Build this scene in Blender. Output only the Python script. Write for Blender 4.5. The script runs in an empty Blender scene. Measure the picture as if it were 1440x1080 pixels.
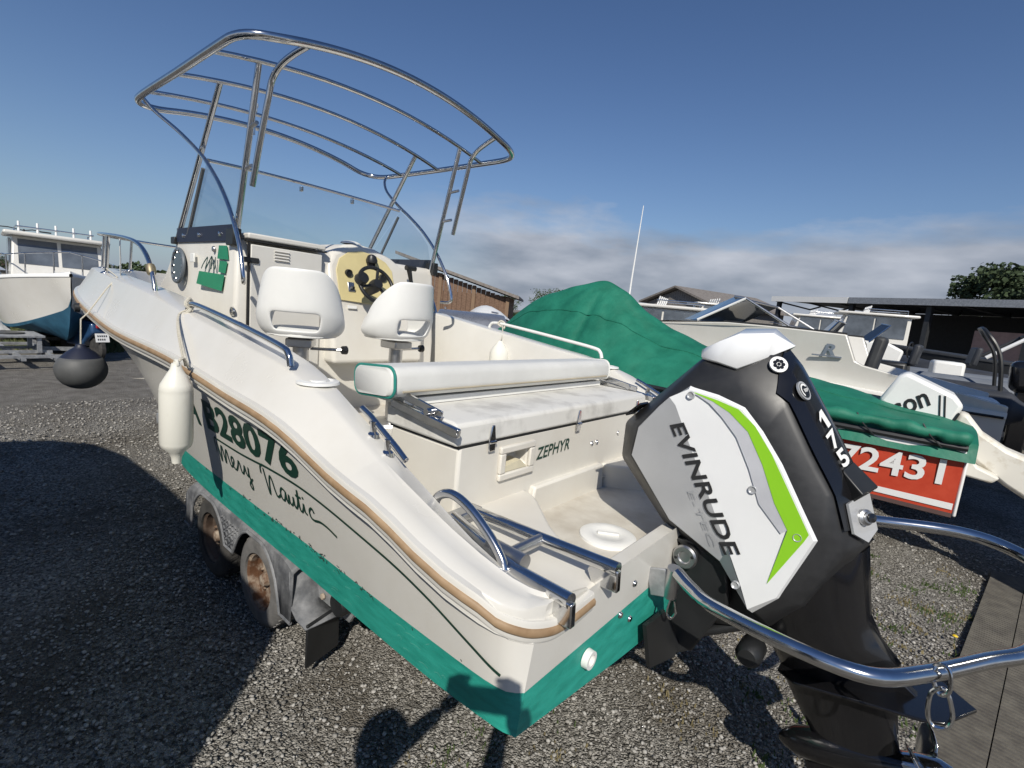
import bpy, bmesh, math, random
import numpy as np
from mathutils import Vector, Matrix
random.seed(7); RNG = np.random.default_rng(7)
R_ = math.radians
scene = bpy.context.scene
COL = scene.collection

# ------------------------------------------------------------------ camera
CAM_POS = (-0.62, 2.03, 1.80)
YAW, PIT, ROL, FPX = R_(-50.734), R_(8.583), R_(-5.666), 698.19
_f = Vector((math.cos(PIT)*math.cos(YAW), math.cos(PIT)*math.sin(YAW), -math.sin(PIT)))
_r0 = Vector((math.sin(YAW), -math.cos(YAW), 0)); _d0 = _f.cross(_r0)
_r = _r0*math.cos(ROL) + _d0*math.sin(ROL); _d = _d0*math.cos(ROL) - _r0*math.sin(ROL)
cd = bpy.data.cameras.new('camera'); cam = bpy.data.objects.new('camera', cd); COL.objects.link(cam)
m = Matrix((( _r.x, -_d.x, -_f.x, CAM_POS[0]), (_r.y, -_d.y, -_f.y, CAM_POS[1]), (_r.z, -_d.z, -_f.z, CAM_POS[2]), (0, 0, 0, 1)))
cam.matrix_world = m
cd.sensor_fit = 'HORIZONTAL'; cd.sensor_width = 36.0; cd.lens = 36.0*FPX/1440.0
cd.clip_start = 0.02; cd.clip_end = 3000
scene.camera = cam

# ------------------------------------------------------------------ world, sun, exposure
SUN_EL, SUN_AZ = R_(39.4), R_(-50.8)          # light travels along azimuth SUN_AZ, downwards
w = bpy.data.worlds.new('World'); scene.world = w; w.use_nodes = True
nt = w.node_tree; nt.nodes.clear()
def wn(t, **k):
    n = nt.nodes.new(t)
    for a, b in k.items(): setattr(n, a, b)
    return n
sky = wn('ShaderNodeTexSky', sky_type='NISHITA'); sky.sun_disc = False
sky.sun_elevation = SUN_EL
sx, sy = -math.cos(SUN_AZ), -math.sin(SUN_AZ)  # horizontal direction towards the sun
sky.sun_rotation = math.atan2(sx, sy)
sky.air_density = 1.0; sky.dust_density = 0.0; sky.ozone_density = 3.2; sky.altitude = 0
tc = wn('ShaderNodeTexCoord'); sep = wn('ShaderNodeSeparateXYZ'); nt.links.new(tc.outputs['Generated'], sep.inputs[0])
mp = wn('ShaderNodeMapping'); mp.inputs['Scale'].default_value = (1, 1, 3.2); nt.links.new(tc.outputs['Generated'], mp.inputs[0])
n1 = wn('ShaderNodeTexNoise'); n1.inputs['Scale'].default_value = 3.6; n1.inputs['Detail'].default_value = 9; n1.inputs['Roughness'].default_value = .58
nt.links.new(mp.outputs[0], n1.inputs['Vector'])
n2 = wn('ShaderNodeTexNoise'); n2.inputs['Scale'].default_value = 5; n2.inputs['Detail'].default_value = 6
nt.links.new(mp.outputs[0], n2.inputs['Vector'])
def math_n(op, a, b=None, clamp=False):
    n = wn('ShaderNodeMath', operation=op); n.use_clamp = clamp
    for i, v in enumerate((a, b)):
        if v is None: continue
        if isinstance(v, (int, float)): n.inputs[i].default_value = v
        else: nt.links.new(v, n.inputs[i])
    return n.outputs[0]
# cloud bank: dense near the horizon all round, top edge broken up by noise
lift = math_n('MULTIPLY', math_n('SUBTRACT', n1.outputs['Fac'], .5), .17)
edge = math_n('SUBTRACT', math_n('ADD', lift, .195), sep.outputs['Z'])
bank = math_n('MULTIPLY', edge, 19, True)
# thin out the bank towards +X (clearer air on that side)
side = wn('ShaderNodeMapRange'); side.inputs[1].default_value = .66; side.inputs[2].default_value = .84; side.inputs[3].default_value = 1; side.inputs[4].default_value = 0.0
nt.links.new(sep.outputs['X'], side.inputs[0])
bank = math_n('MULTIPLY', bank, side.outputs[0], True)
bank = math_n('MULTIPLY', bank, .93)
shade = wn('ShaderNodeMapRange'); shade.inputs[1].default_value = .35; shade.inputs[2].default_value = .7; shade.inputs[3].default_value = 0; shade.inputs[4].default_value = 1
nt.links.new(n2.outputs['Fac'], shade.inputs[0])
cc = wn('ShaderNodeMix', data_type='RGBA'); cc.inputs[6].default_value = (3.1, 3.55, 4.4, 1); cc.inputs[7].default_value = (6.7, 7.0, 7.8, 1)
nt.links.new(shade.outputs[0], cc.inputs[0])
mx = wn('ShaderNodeMix', data_type='RGBA'); nt.links.new(bank, mx.inputs[0]); hsv = wn('ShaderNodeHueSaturation'); hsv.inputs['Hue'].default_value = .508; hsv.inputs['Saturation'].default_value = 1.12; hsv.inputs['Value'].default_value = 1.0; nt.links.new(sky.outputs[0], hsv.inputs['Color'])
hz = math_n('MULTIPLY', math_n('POWER', 2.718, math_n('MULTIPLY', math_n('ABSOLUTE', sep.outputs['Z']), -7.5)), .86)
hm = wn('ShaderNodeMix', data_type='RGBA'); hm.inputs[7].default_value = (2.5, 3.5, 5.1, 1); nt.links.new(hz, hm.inputs[0]); nt.links.new(hsv.outputs[0], hm.inputs[6]); nt.links.new(hm.outputs[2], mx.inputs[6]); nt.links.new(cc.outputs[2], mx.inputs[7])
bg = wn('ShaderNodeBackground'); bg.inputs['Strength'].default_value = 0.084
nt.links.new(mx.outputs[2], bg.inputs['Color'])
out = wn('ShaderNodeOutputWorld'); nt.links.new(bg.outputs[0], out.inputs[0])

sl = bpy.data.lights.new('sun', 'SUN'); sl.energy = 4.6; sl.angle = R_(.5); sl.color = (1, .945, .85)
so = bpy.data.objects.new('sun', sl); COL.objects.link(so)
ld = Vector((math.cos(SUN_EL)*math.cos(SUN_AZ), math.cos(SUN_EL)*math.sin(SUN_AZ), -math.sin(SUN_EL)))
so.rotation_euler = ld.to_track_quat('-Z', 'Y').to_euler(); so.location = (0, 0, 20)
vs = scene.view_settings; vs.view_transform = 'Standard'; vs.look = 'None'; vs.exposure = 0.0; vs.gamma = 1.0; vs.use_curve_mapping = False

# ------------------------------------------------------------------ materials
MATS = {}
def mat(name, rgb, rough=.5, metal=0., var=.08, scale=6., bump=0., bscale=80., coat=0., rgb2=None, ramp=(.35, .65), spec=.5, trans=0., stretch=None):
    if name in MATS: return MATS[name]
    mt = bpy.data.materials.new(name); mt.use_nodes = True; MATS[name] = mt
    t = mt.node_tree; b = t.nodes['Principled BSDF']
    def new(k): return t.nodes.new(k)
    co = new('ShaderNodeTexCoord'); src = co.outputs['Object']
    if stretch:
        mpn = new('ShaderNodeMapping'); mpn.inputs['Scale'].default_value = stretch; t.links.new(src, mpn.inputs[0]); src = mpn.outputs[0]
    nz = new('ShaderNodeTexNoise'); nz.inputs['Scale'].default_value = scale; nz.inputs['Detail'].default_value = 6; nz.inputs['Roughness'].default_value = .6
    t.links.new(src, nz.inputs['Vector'])
    mr = new('ShaderNodeMapRange'); mr.inputs[1].default_value, mr.inputs[2].default_value = ramp
    t.links.new(nz.outputs['Fac'], mr.inputs[0])
    mix = new('ShaderNodeMix'); mix.data_type = 'RGBA'
    c2 = rgb2 if rgb2 else tuple(min(1, c*(1+var)) for c in rgb)
    c1 = rgb if rgb2 else tuple(c*(1-var) for c in rgb)
    mix.inputs[6].default_value = (*c1, 1); mix.inputs[7].default_value = (*c2, 1)
    t.links.new(mr.outputs[0], mix.inputs[0]); t.links.new(mix.outputs[2], b.inputs['Base Color'])
    b.inputs['Metallic'].default_value = metal
    rr = new('ShaderNodeMapRange'); rr.inputs[3].default_value = max(.02, rough*.8); rr.inputs[4].default_value = min(1, rough*1.2)
    t.links.new(nz.outputs['Fac'], rr.inputs[0]); t.links.new(rr.outputs[0], b.inputs['Roughness'])
    b.inputs['Coat Weight'].default_value = coat; b.inputs['Coat Roughness'].default_value = .08
    b.inputs['Specular IOR Level'].default_value = spec
    b.inputs['Transmission Weight'].default_value = trans
    if bump:
        n3 = new('ShaderNodeTexNoise'); n3.inputs['Scale'].default_value = bscale; n3.inputs['Detail'].default_value = 4
        t.links.new(src, n3.inputs['Vector'])
        bp = new('ShaderNodeBump'); bp.inputs['Strength'].default_value = bump; bp.inputs['Distance'].default_value = .01
        t.links.new(n3.outputs['Fac'], bp.inputs['Height']); t.links.new(bp.outputs[0], b.inputs['Normal'])
    return mt
gel    = mat('gelcoat_white', (.66, .645, .60), .26, rgb2=(.61, .59, .535), ramp=(.42, .80), scale=3.5, coat=.2, bump=.02, bscale=14)
liner  = mat('gelcoat_cream', (.64, .61, .545), .38, rgb2=(.70, .68, .62), scale=2.5)
deckm  = mat('deck_worn', (.48, .44, .37), .6, rgb2=(.64, .61, .54), scale=5, ramp=(.3, .6), bump=.15, bscale=300)
lidm   = mat('lid_stained', (.47, .46, .43), .55, rgb2=(.66, .65, .61), scale=7, ramp=(.3, .52), bump=.1, bscale=200)
green  = mat('antifouling_green', (.012, .26, .20), .62, rgb2=(.025, .36, .28), scale=9, stretch=(1, 1, 4), bump=.12, bscale=60)
rubm   = mat('rub_rail_tan', (.27, .175, .095), .6, rgb2=(.36, .25, .15), scale=14)
chrome = mat('stainless_steel', (.62, .62, .62), .13, 1.0, var=.08, scale=18)
alu    = mat('anodised_aluminium', (.52, .52, .52), .35, 1.0, scale=20)
galv   = mat('galvanised_steel', (.30, .31, .32), .55, .6, rgb2=(.46, .47, .48), scale=16, bump=.1)
blackp = mat('black_plastic', (.016, .017, .018), .42, var=.2)
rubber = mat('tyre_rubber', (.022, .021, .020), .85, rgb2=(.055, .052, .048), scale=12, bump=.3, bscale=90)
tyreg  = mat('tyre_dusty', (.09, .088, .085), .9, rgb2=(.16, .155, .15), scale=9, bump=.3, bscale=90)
rust   = mat('rusty_steel', (.10, .045, .02), .8, rgb2=(.36, .30, .235), scale=14, ramp=(.42, .62), bump=.3)
vinylw = mat('white_vinyl', (.66, .66, .63), .5, var=.04, bump=.08, bscale=350)
plastw = mat('white_moulded_plastic', (.76, .76, .73), .38, var=.03, scale=4)
dashm  = mat('dash_cream', (.62, .53, .27), .45, var=.05)
darkg  = mat('lettering_green_black', (.012, .045, .03), .4)
logog  = mat('logo_green', (.012, .22, .10), .4)
whitep = mat('white_paint', (.78, .78, .76), .35, var=.03)
pvc    = mat('fender_white', (.74, .73, .66), .35, var=.04, scale=9, rgb2=(.66, .64, .56), ramp=(.55, .8))
ballm  = mat('buoy_grey', (.085, .088, .09), .6, var=.12, scale=10)
navy   = mat('buoy_blue', (.012, .016, .035), .5)
ropem  = mat('rope', (.55, .52, .44), .9, var=.15, scale=120, bump=.4, bscale=400)
cowlw  = mat('cowl_white', (.78, .79, .79), .22, var=.02, coat=.5)
cowls  = mat('cowl_silver_and_shade', (.50, .51, .52), .3, .35, var=.04)  # bezel and screw silver; also holds the shade of the forward side facet
cowld  = mat('cowl_charcoal', (.022, .0225, .024), .42, var=.12, scale=30)
cowlk  = mat('cowl_gloss_black', (.008, .008, .009), .18, coat=.4)
lime   = mat('decal_lime', (.26, .58, .025), .3, var=.02)
seam   = mat('seal_black', (.012, .012, .012), .6)
tarp   = mat('tarp_green', (.006, .125, .075), .62, rgb2=(.012, .18, .112), scale=4, bump=1.0, bscale=8)
redp   = mat('hull_red', (.46, .045, .018), .5, rgb2=(.54, .065, .028), scale=8)
glassd = mat('dark_glass', (.02, .025, .03), .06, coat=.5)
greyrib = mat('grey_hypalon', (.14, .155, .18), .6, var=.1)
dkrib  = mat('charcoal_hypalon', (.035, .038, .045), .6, var=.15)
woodm  = mat('weathered_boards', (.10, .055, .032), .8, rgb2=(.21, .13, .085), scale=10, stretch=(1, 1, 6), bump=.3)
woodg  = mat('grey_boards', (.13, .12, .11), .85, rgb2=(.28, .26, .24), scale=10, stretch=(1, 1, 6), bump=.3)
roofm  = mat('fibre_cement_roof', (.15, .13, .115), .85, rgb2=(.24, .22, .20), scale=6, bump=.2)
dkmetal = mat('dark_cladding', (.028, .030, .033), .6, var=.2)
brickm = mat('pink_render', (.40, .26, .22), .8, var=.1)
bluehull = mat('antifouling_blue', (.014, .075, .13), .7, rgb2=(.025, .11, .18), scale=6)
carm   = mat('car_silver', (.30, .31, .33), .28, .6, coat=.6)
clothd = mat('dark_cloth', (.03, .032, .04), .9, bump=.2)
skinm  = mat('skin', (.45, .27, .19), .5)
def glass_mat():
    mt = bpy.data.materials.new('clear_acrylic'); mt.use_nodes = True; t = mt.node_tree; t.nodes.clear()
    o = t.nodes.new('ShaderNodeOutputMaterial'); tr = t.nodes.new('ShaderNodeBsdfTransparent'); tr.inputs[0].default_value = (.80, .84, .87, 1)
    gl = t.nodes.new('ShaderNodeBsdfGlossy'); gl.inputs['Roughness'].default_value = .06; gl.inputs[0].default_value = (1, 1, 1, 1)
    df = t.nodes.new('ShaderNodeBsdfDiffuse'); df.inputs[0].default_value = (.5, .5, .5, 1)
    lw = t.nodes.new('ShaderNodeLayerWeight'); pw = t.nodes.new('ShaderNodeMath'); pw.operation = 'POWER'; pw.inputs[1].default_value = 4; t.links.new(lw.outputs['Facing'], pw.inputs[0]); fr = t.nodes.new('ShaderNodeMath'); fr.operation = 'MULTIPLY_ADD'; fr.inputs[1].default_value = .55; fr.inputs[2].default_value = .035; t.links.new(pw.outputs[0], fr.inputs[0])
    co = t.nodes.new('ShaderNodeTexCoord'); nz = t.nodes.new('ShaderNodeTexNoise'); nz.inputs['Scale'].default_value = 5; nz.inputs['Detail'].default_value = 8
    t.links.new(co.outputs['Object'], nz.inputs['Vector'])
    mr = t.nodes.new('ShaderNodeMapRange'); mr.inputs[1].default_value = .4; mr.inputs[2].default_value = .8; mr.inputs[3].default_value = .01; mr.inputs[4].default_value = .06
    t.links.new(nz.outputs['Fac'], mr.inputs[0])
    m1 = t.nodes.new('ShaderNodeMixShader'); t.links.new(mr.outputs[0], m1.inputs[0]); t.links.new(tr.outputs[0], m1.inputs[1]); t.links.new(df.outputs[0], m1.inputs[2])
    m2 = t.nodes.new('ShaderNodeMixShader'); t.links.new(fr.outputs[0], m2.inputs[0]); t.links.new(m1.outputs[0], m2.inputs[1]); t.links.new(gl.outputs[0], m2.inputs[2])
    t.links.new(m2.outputs[0], o.inputs[0]); return mt
acryl = glass_mat()

# ------------------------------------------------------------------ mesh helpers
class MB:
    def __init__(s): s.v = []; s.f = []; s.m = []
    def add(s, v, f, mi=0):
        o = len(s.v); s.v += [tuple(map(float, p)) for p in v]; s.f += [tuple(o+i for i in q) for q in f]; s.m += [mi]*len(f); return s
def link(name, v, f, mats, parent=None, smooth=38, mi=None, bevel=0, solid=0, subd=0, seg=2):
    me = bpy.data.meshes.new(name); me.from_pydata([tuple(map(float, p)) for p in v], [], [tuple(q) for q in f])
    if not isinstance(mats, (list, tuple)): mats = [mats]
    for x in mats: me.materials.append(x)
    if mi is not None: me.polygons.foreach_set('material_index', list(mi))
    if solid == 0:
        bm = bmesh.new(); bm.from_mesh(me); bmesh.ops.recalc_face_normals(bm, faces=bm.faces); bm.to_mesh(me); bm.free()
    if smooth:
        me.polygons.foreach_set('use_smooth', [True]*len(me.polygons))
        me.set_sharp_from_angle(angle=R_(smooth))
    o = bpy.data.objects.new(name, me); COL.objects.link(o)
    if solid:
        q = o.modifiers.new('thickness', 'SOLIDIFY'); q.thickness = solid; q.offset = 0
    if bevel:
        q = o.modifiers.new('bevel', 'BEVEL'); q.width = bevel; q.segments = seg; q.limit_method = 'ANGLE'; q.angle_limit = R_(35)
    if subd:
        q = o.modifiers.new('smooth', 'SUBSURF'); q.levels = subd; q.render_levels = subd
    if parent is not None: attach(o, parent)
    return o
def attach(o, parent):
    o.parent = parent
    mw = parent.matrix_basis.copy(); p = parent
    while p.parent is not None:
        mw = p.parent.matrix_basis @ p.matrix_parent_inverse @ mw if False else mw; p = p.parent
    o.matrix_parent_inverse = world_of(parent).inverted()
def world_of(o):
    if o.parent is None: return o.matrix_basis.copy()
    return world_of(o.parent) @ o.matrix_parent_inverse @ o.matrix_basis
def mbo(name, mb, mats, parent=None, **k): return link(name, mb.v, mb.f, mats, parent, mi=mb.m, **k)
def thing(name, label, cat, loc=(0, 0, 0), rotz=0., group=None):
    o = bpy.data.objects.new(name, None); COL.objects.link(o); o.location = loc; o.rotation_euler = (0, 0, rotz); o.empty_display_size = .2
    o['label'] = label; o['category'] = cat
    if group: o['group'] = group
    return o
def tag(o, label, cat, group=None):
    o['label'] = label; o['category'] = cat
    if group: o['group'] = group
    return o
def struct(o, kind='structure'): o['kind'] = kind; return o
def V(*a): return np.array(a, float)
def bez(pts, n=8, closed=False):
    """Catmull-Rom through pts"""
    P = [np.array(p, float) for p in pts]; out = []; N = len(P)
    rng = range(N if closed else N-1)
    for i in rng:
        if closed: p0, p1, p2, p3 = P[i-1], P[i], P[(i+1) % N], P[(i+2) % N]
        else:
            p1, p2 = P[i], P[i+1]; p0 = P[i-1] if i > 0 else 2*p1-p2; p3 = P[i+2] if i+2 < N else 2*p2-p1
        for k in range(n):
            t = k/n
            out.append(.5*((2*p1)+(-p0+p2)*t+(2*p0-5*p1+4*p2-p3)*t*t+(-p0+3*p1-3*p2+p3)*t**3))
    if not closed: out.append(P[-1])
    return out
def tube(path, r, seg=10, closed=False, cap=True, mb=None, mi=0, taper=None):
    P = [np.array(p, float) for p in path]; n = len(P); mb = mb or MB()
    up = None; rings = []
    for i in range(n):
        a = P[i-1] if (i > 0 or closed) else P[i]; b = P[(i+1) % n] if (i < n-1 or closed) else P[i]
        t = b-a; t = t/(np.linalg.norm(t)+1e-12)
        if up is None:
            up = np.array((0, 0, 1.)) if abs(t[2]) < .9 else np.array((1., 0, 0))
        s = np.cross(t, up); s /= np.linalg.norm(s)+1e-12; up = np.cross(s, t)
        rr = r if taper is None else taper[i]
        rings.append([P[i]+rr*(math.cos(2*math.pi*k/seg)*s+math.sin(2*math.pi*k/seg)*up) for k in range(seg)])
    v = [p for q in rings for p in q]; f = []
    for i in range(n if closed else n-1):
        j = (i+1) % n
        for k in range(seg):
            f.append((i*seg+k, i*seg+(k+1) % seg, j*seg+(k+1) % seg, j*seg+k))
    if cap and not closed:
        f.append(tuple(range(seg))); f.append(tuple((n-1)*seg+k for k in reversed(range(seg))))
    mb.add(v, f, mi); return mb
def box(c, s, mb=None, rot=None, mi=0):
    mb = mb or MB(); c = np.array(c, float); h = np.array(s, float)/2
    v = []
    for x in (-1, 1):
        for y in (-1, 1):
            for z in (-1, 1):
                p = h*np.array((x, y, z))
                if rot is not None: p = np.array(rot) @ p
                v.append(c+p)
    mb.add(v, [(0, 1, 3, 2), (4, 6, 7, 5), (0, 4, 5, 1), (2, 3, 7, 6), (0, 2, 6, 4), (1, 5, 7, 3)], mi); return mb
def rotm(ax, a): return np.array(Matrix.Rotation(a, 3, ax))
def lathe(prof, axis='Z', c=(0, 0, 0), seg=24, mb=None, mi=0, rot=None):
    mb = mb or MB(); v = []; n = len(prof)
    for k in range(seg):
        a = 2*math.pi*k/seg
        for r, h in prof:
            p = np.array((r*math.cos(a), r*math.sin(a), h))
            if axis == 'Y': p = np.array((p[0], p[2], p[1]))
            if axis == 'X': p = np.array((p[2], p[0], p[1]))
            if rot is not None: p = np.array(rot) @ p
            v.append(np.array(c, float)+p)
    f = []
    for k in range(seg):
        j = (k+1) % seg
        for i in range(n-1): f.append((k*n+i, j*n+i, j*n+i+1, k*n+i+1))
    if prof[0][0] > 1e-6: f.append(tuple(k*n for k in range(seg)))
    if prof[-1][0] > 1e-6: f.append(tuple(k*n+n-1 for k in reversed(range(seg))))
    mb.add(v, f, mi); return mb
def prism(poly, fn0, fn1, mb=None, mi=0):
    """poly of 2D points; fn0/fn1 map a 2D point to 3D for the two caps"""
    mb = mb or MB(); n = len(poly); v = [fn0(*p) for p in poly]+[fn1(*p) for p in poly]
    f = [tuple(range(n)), tuple(reversed(range(n, 2*n)))]+[(i, (i+1) % n, n+(i+1) % n, n+i) for i in range(n)]
    mb.add(v, f, mi); return mb
def grid(rows, closed=False, mb=None, mi=0):
    mb = mb or MB(); n = len(rows[0]); v = [p for r in rows for p in r]; f = []
    for i in range(len(rows)-1):
        for k in range(n if closed else n-1):
            f.append((i*n+k, i*n+(k+1) % n, (i+1)*n+(k+1) % n, (i+1)*n+k))
    mb.add(v, f, mi); return mb
def pchip(xs, ys):
    xs = np.array(xs, float); ys = np.array(ys, float); h = np.diff(xs); d = np.diff(ys)/h; m_ = np.zeros(len(xs))
    for i in range(1, len(xs)-1):
        if d[i-1]*d[i] > 0: w1 = 2*h[i]+h[i-1]; w2 = h[i]+2*h[i-1]; m_[i] = (w1+w2)/(w1/d[i-1]+w2/d[i])
    m_[0], m_[-1] = d[0], d[-1]
    def f(x):
        x = np.clip(x, xs[0], xs[-1]); i = np.clip(np.searchsorted(xs, x)-1, 0, len(xs)-2); t = (x-xs[i])/h[i]
        return float((2*t**3-3*t*t+1)*ys[i]+(t**3-2*t*t+t)*h[i]*m_[i]+(-2*t**3+3*t*t)*ys[i+1]+(t**3-t*t)*h[i]*m_[i+1])
    return f
def text2d(s, size=1., bold=0., shear=0.):
    cu = bpy.data.curves.new('lettering', 'FONT'); cu.body = s; cu.size = size; cu.offset = bold; cu.shear = shear; cu.resolution_u = 3
    o = bpy.data.objects.new('lettering', cu); COL.objects.link(o)
    bpy.context.view_layer.update()
    me = bpy.data.meshes.new_from_object(o.evaluated_get(bpy.context.evaluated_depsgraph_get()))
    v = [(p.co.x, p.co.y) for p in me.vertices]; f = [tuple(p.vertices) for p in me.polygons]
    bpy.data.objects.remove(o); bpy.data.curves.remove(cu); bpy.data.meshes.remove(me)
    a = np.array(v); lo = a.min(0); hi = a.max(0); a = (a-lo)/(hi-lo)
    return a, f, (hi-lo)
def lettering(name, s, fn, material, parent, bold=0., shear=0., sub=True):
    """fn maps (u,v) in the unit square to a 3D point on the surface"""
    a, f, _ = text2d(s, 1., bold, shear)
    return link(name, [fn(u, v_) for u, v_ in a], f, material, parent, smooth=0)
def strokes(name, lines, width, fn, material, parent):
    mb = MB()
    for L in lines:
        P = bez(L, 6); n = len(P); v = []
        for i in range(n):
            t = P[min(i+1, n-1)]-P[max(i-1, 0)]; t = t/(np.linalg.norm(t)+1e-9); q = np.array((-t[1], t[0]))*width/2
            v += [fn(*(P[i]+q)), fn(*(P[i]-q))]
        mb.add(v, [(2*i, 2*i+1, 2*i+3, 2*i+2) for i in range(n-1)])
    return mbo(name, mb, material, parent, smooth=0)

# ------------------------------------------------------------------ hull lines of the white boat (x from transom to bow, y to port)
yr = pchip([0, .015, .06, .14, .3, .6, 1.5, 3, 4, 5, 5.6, 6.1, 6.35, 6.45], [1.05, 1.115, 1.17, 1.20, 1.225, 1.24, 1.265, 1.27, 1.24, 1.13, .97, .68, .38, .05])
zr = pchip([0, .06, .13, .23, .33, .44, .51, .65, .80, .98, 1.18, 1.4, 1.7, 2.15, 2.9, 3.8, 4.5, 5, 5.6, 6.45], [1.045, 1.074, 1.098, 1.126, 1.16, 1.197, 1.213, 1.235, 1.273, 1.318, 1.345, 1.36, 1.385, 1.415, 1.43, 1.49, 1.545, 1.57, 1.60, 1.63])
zg = pchip([0, .03, .10, .19, .35, .51, .63, .77, .90, 1.06, 1.25, 1.5, 2.13, 2.99, 4.09, 4.66, 5.6, 6.45], [1.062, 1.082, 1.108, 1.14, 1.198, 1.258, 1.303, 1.364, 1.42, 1.462, 1.507, 1.535, 1.607, 1.70, 1.762, 1.79, 1.80, 1.80])   # crease of the gunwale
zi = pchip([0, .10, .2, .3, .436, .517, .65, .89, 1.0, 1.1, 1.25, 1.5, 2.13, 2.99, 4.09, 4.66, 5.6, 6.45], [1.045, 1.065, 1.09, 1.13, 1.192, 1.23, 1.289, 1.40, 1.45, 1.482, 1.512, 1.54, 1.612, 1.705, 1.767, 1.795, 1.805, 1.805])   # inner edge
yc = pchip([0, .05, .3, 1, 2, 2.6, 3, 3.5, 4, 5, 5.8, 6.3, 6.45], [1.12, 1.13, 1.125, 1.10, 1.09, 1.06, .96, .75, .56, .30, .14, .06, .02])
zc = pchip([0, .3, 1, 2.5, 3.5, 4, 5, 5.8, 6.3, 6.45], [.745, .72, .70, .70, .74, .80, .98, 1.22, 1.42, 1.50])
ys_ = pchip([0, .03, .1, .3, .6, 1.5, 3, 4, 5, 5.6, 6.1, 6.35, 6.45], [1.085, 1.135, 1.162, 1.178, 1.20, 1.228, 1.23, 1.20, 1.09, .935, .645, .345, .03])
zk = pchip([0, 3.5, 4.5, 5.2, 5.7, 6.1, 6.35, 6.45], [.60, .56, .58, .70, .88, 1.12, 1.36, 1.47])
GREEN_Z = .86
def hull_y(x, z):
    y1, z1, y0, z0 = ys_(x), zr(x)-.06, yc(x), zc(x)
    t = (z-z0)/(z1-z0); return y0+(y1-y0)*t

# ================================================================== GROUND
def ground_mat():
    mt = bpy.data.materials.new('gravel_ground'); mt.use_nodes = True; t = mt.node_tree; b = t.nodes['Principled BSDF']
    N = t.nodes.new; L = t.links.new
    co = N('ShaderNodeTexCoord')
    vo = N('ShaderNodeTexVoronoi'); vo.inputs['Scale'].default_value = 80; vo.inputs['Randomness'].default_value = 1; L(co.outputs['Object'], vo.inputs['Vector'])
    vo2 = N('ShaderNodeTexVoronoi'); vo2.inputs['Scale'].default_value = 120; L(co.outputs['Object'], vo2.inputs['Vector'])
    nz = N('ShaderNodeTexNoise'); nz.inputs['Scale'].default_value = .9; nz.inputs['Detail'].default_value = 7; nz.inputs['Roughness'].default_value = .65; L(co.outputs['Object'], nz.inputs['Vector'])
    cr = N('ShaderNodeValToRGB'); e = cr.color_ramp.elements
    e[0].position = .0; e[0].color = (.09, .084, .074, 1); e[1].position = 1; e[1].color = (.46, .44, .40, 1)
    k = cr.color_ramp.elements.new(.45); k.color = (.24, .228, .205, 1)
    sep = N('ShaderNodeSeparateColor'); L(vo.outputs['Color'], sep.inputs[0]); L(sep.outputs[0], cr.inputs[0])
    dirt = N('ShaderNodeMix'); dirt.data_type = 'RGBA'; dirt.inputs[7].default_value = (.13, .114, .09, 1)
    mr = N('ShaderNodeMapRange'); mr.inputs[1].default_value = .46; mr.inputs[2].default_value = .62; mr.inputs[4].default_value = .75; L(nz.outputs['Fac'], mr.inputs[0]); L(mr.outputs[0], dirt.inputs[0])
    L(cr.outputs[0], dirt.inputs[6])
    # packed earth track further out (beyond x = 7)
    sx_ = N('ShaderNodeSeparateXYZ'); L(co.outputs['Object'], sx_.inputs[0])
    tr = N('ShaderNodeMapRange'); tr.inputs[1].default_value = 6.6; tr.inputs[2].default_value = 7.6; L(sx_.outputs['X'], tr.inputs[0])
    n2 = N('ShaderNodeTexNoise'); n2.inputs['Scale'].default_value = 5; n2.inputs['Detail'].default_value = 8; L(co.outputs['Object'], n2.inputs['Vector'])
    er = N('ShaderNodeValToRGB'); er.color_ramp.elements[0].position = .35; er.color_ramp.elements[0].color = (.15, .138, .12, 1); er.color_ramp.elements[1].position = .7; er.color_ramp.elements[1].color = (.27, .255, .23, 1); L(n2.outputs['Fac'], er.inputs[0])
    mxx = N('ShaderNodeMix'); mxx.data_type = 'RGBA'
    mu = N('ShaderNodeMath'); mu.operation = 'MULTIPLY'; mu.inputs[1].default_value = .8; L(tr.outputs[0], mu.inputs[0]); L(mu.outputs[0], mxx.inputs[0])
    L(dirt.outputs[2], mxx.inputs[6]); L(er.outputs[0], mxx.inputs[7]); L(mxx.outputs[2], b.inputs['Base Color'])
    b.inputs['Roughness'].default_value = .92; b.inputs['Specular IOR Level'].default_value = .2
    ad = N('ShaderNodeMath'); ad.operation = 'ADD'; L(vo.outputs['Distance'], ad.inputs[0]); L(vo2.outputs['Distance'], ad.inputs[1])
    bp = N('ShaderNodeBump'); bp.inputs['Strength'].default_value = .9; bp.inputs['Distance'].default_value = .018; bp.invert = True; L(ad.outputs[0], bp.inputs['Height']); L(bp.outputs[0], b.inputs['Normal'])
    return mt
gm = ground_mat()
gx = np.concatenate([np.linspace(-900, -8, 8), np.linspace(-6, 14, 81), np.linspace(18, 900, 8)]); gy = np.concatenate([np.linspace(-900, -9, 8), np.linspace(-7, 6, 53), np.linspace(9, 900, 8)])
rows = [[(x, y, (-.012+.010*math.sin(x*2.1+y)*math.sin(y*1.7-x*.6)) if (-7 < x < 15 and -8 < y < 7) else -.012) for y in gy] for x in gx]
struct(mbo('gravel_ground', grid(rows), gm, smooth=60))
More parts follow.
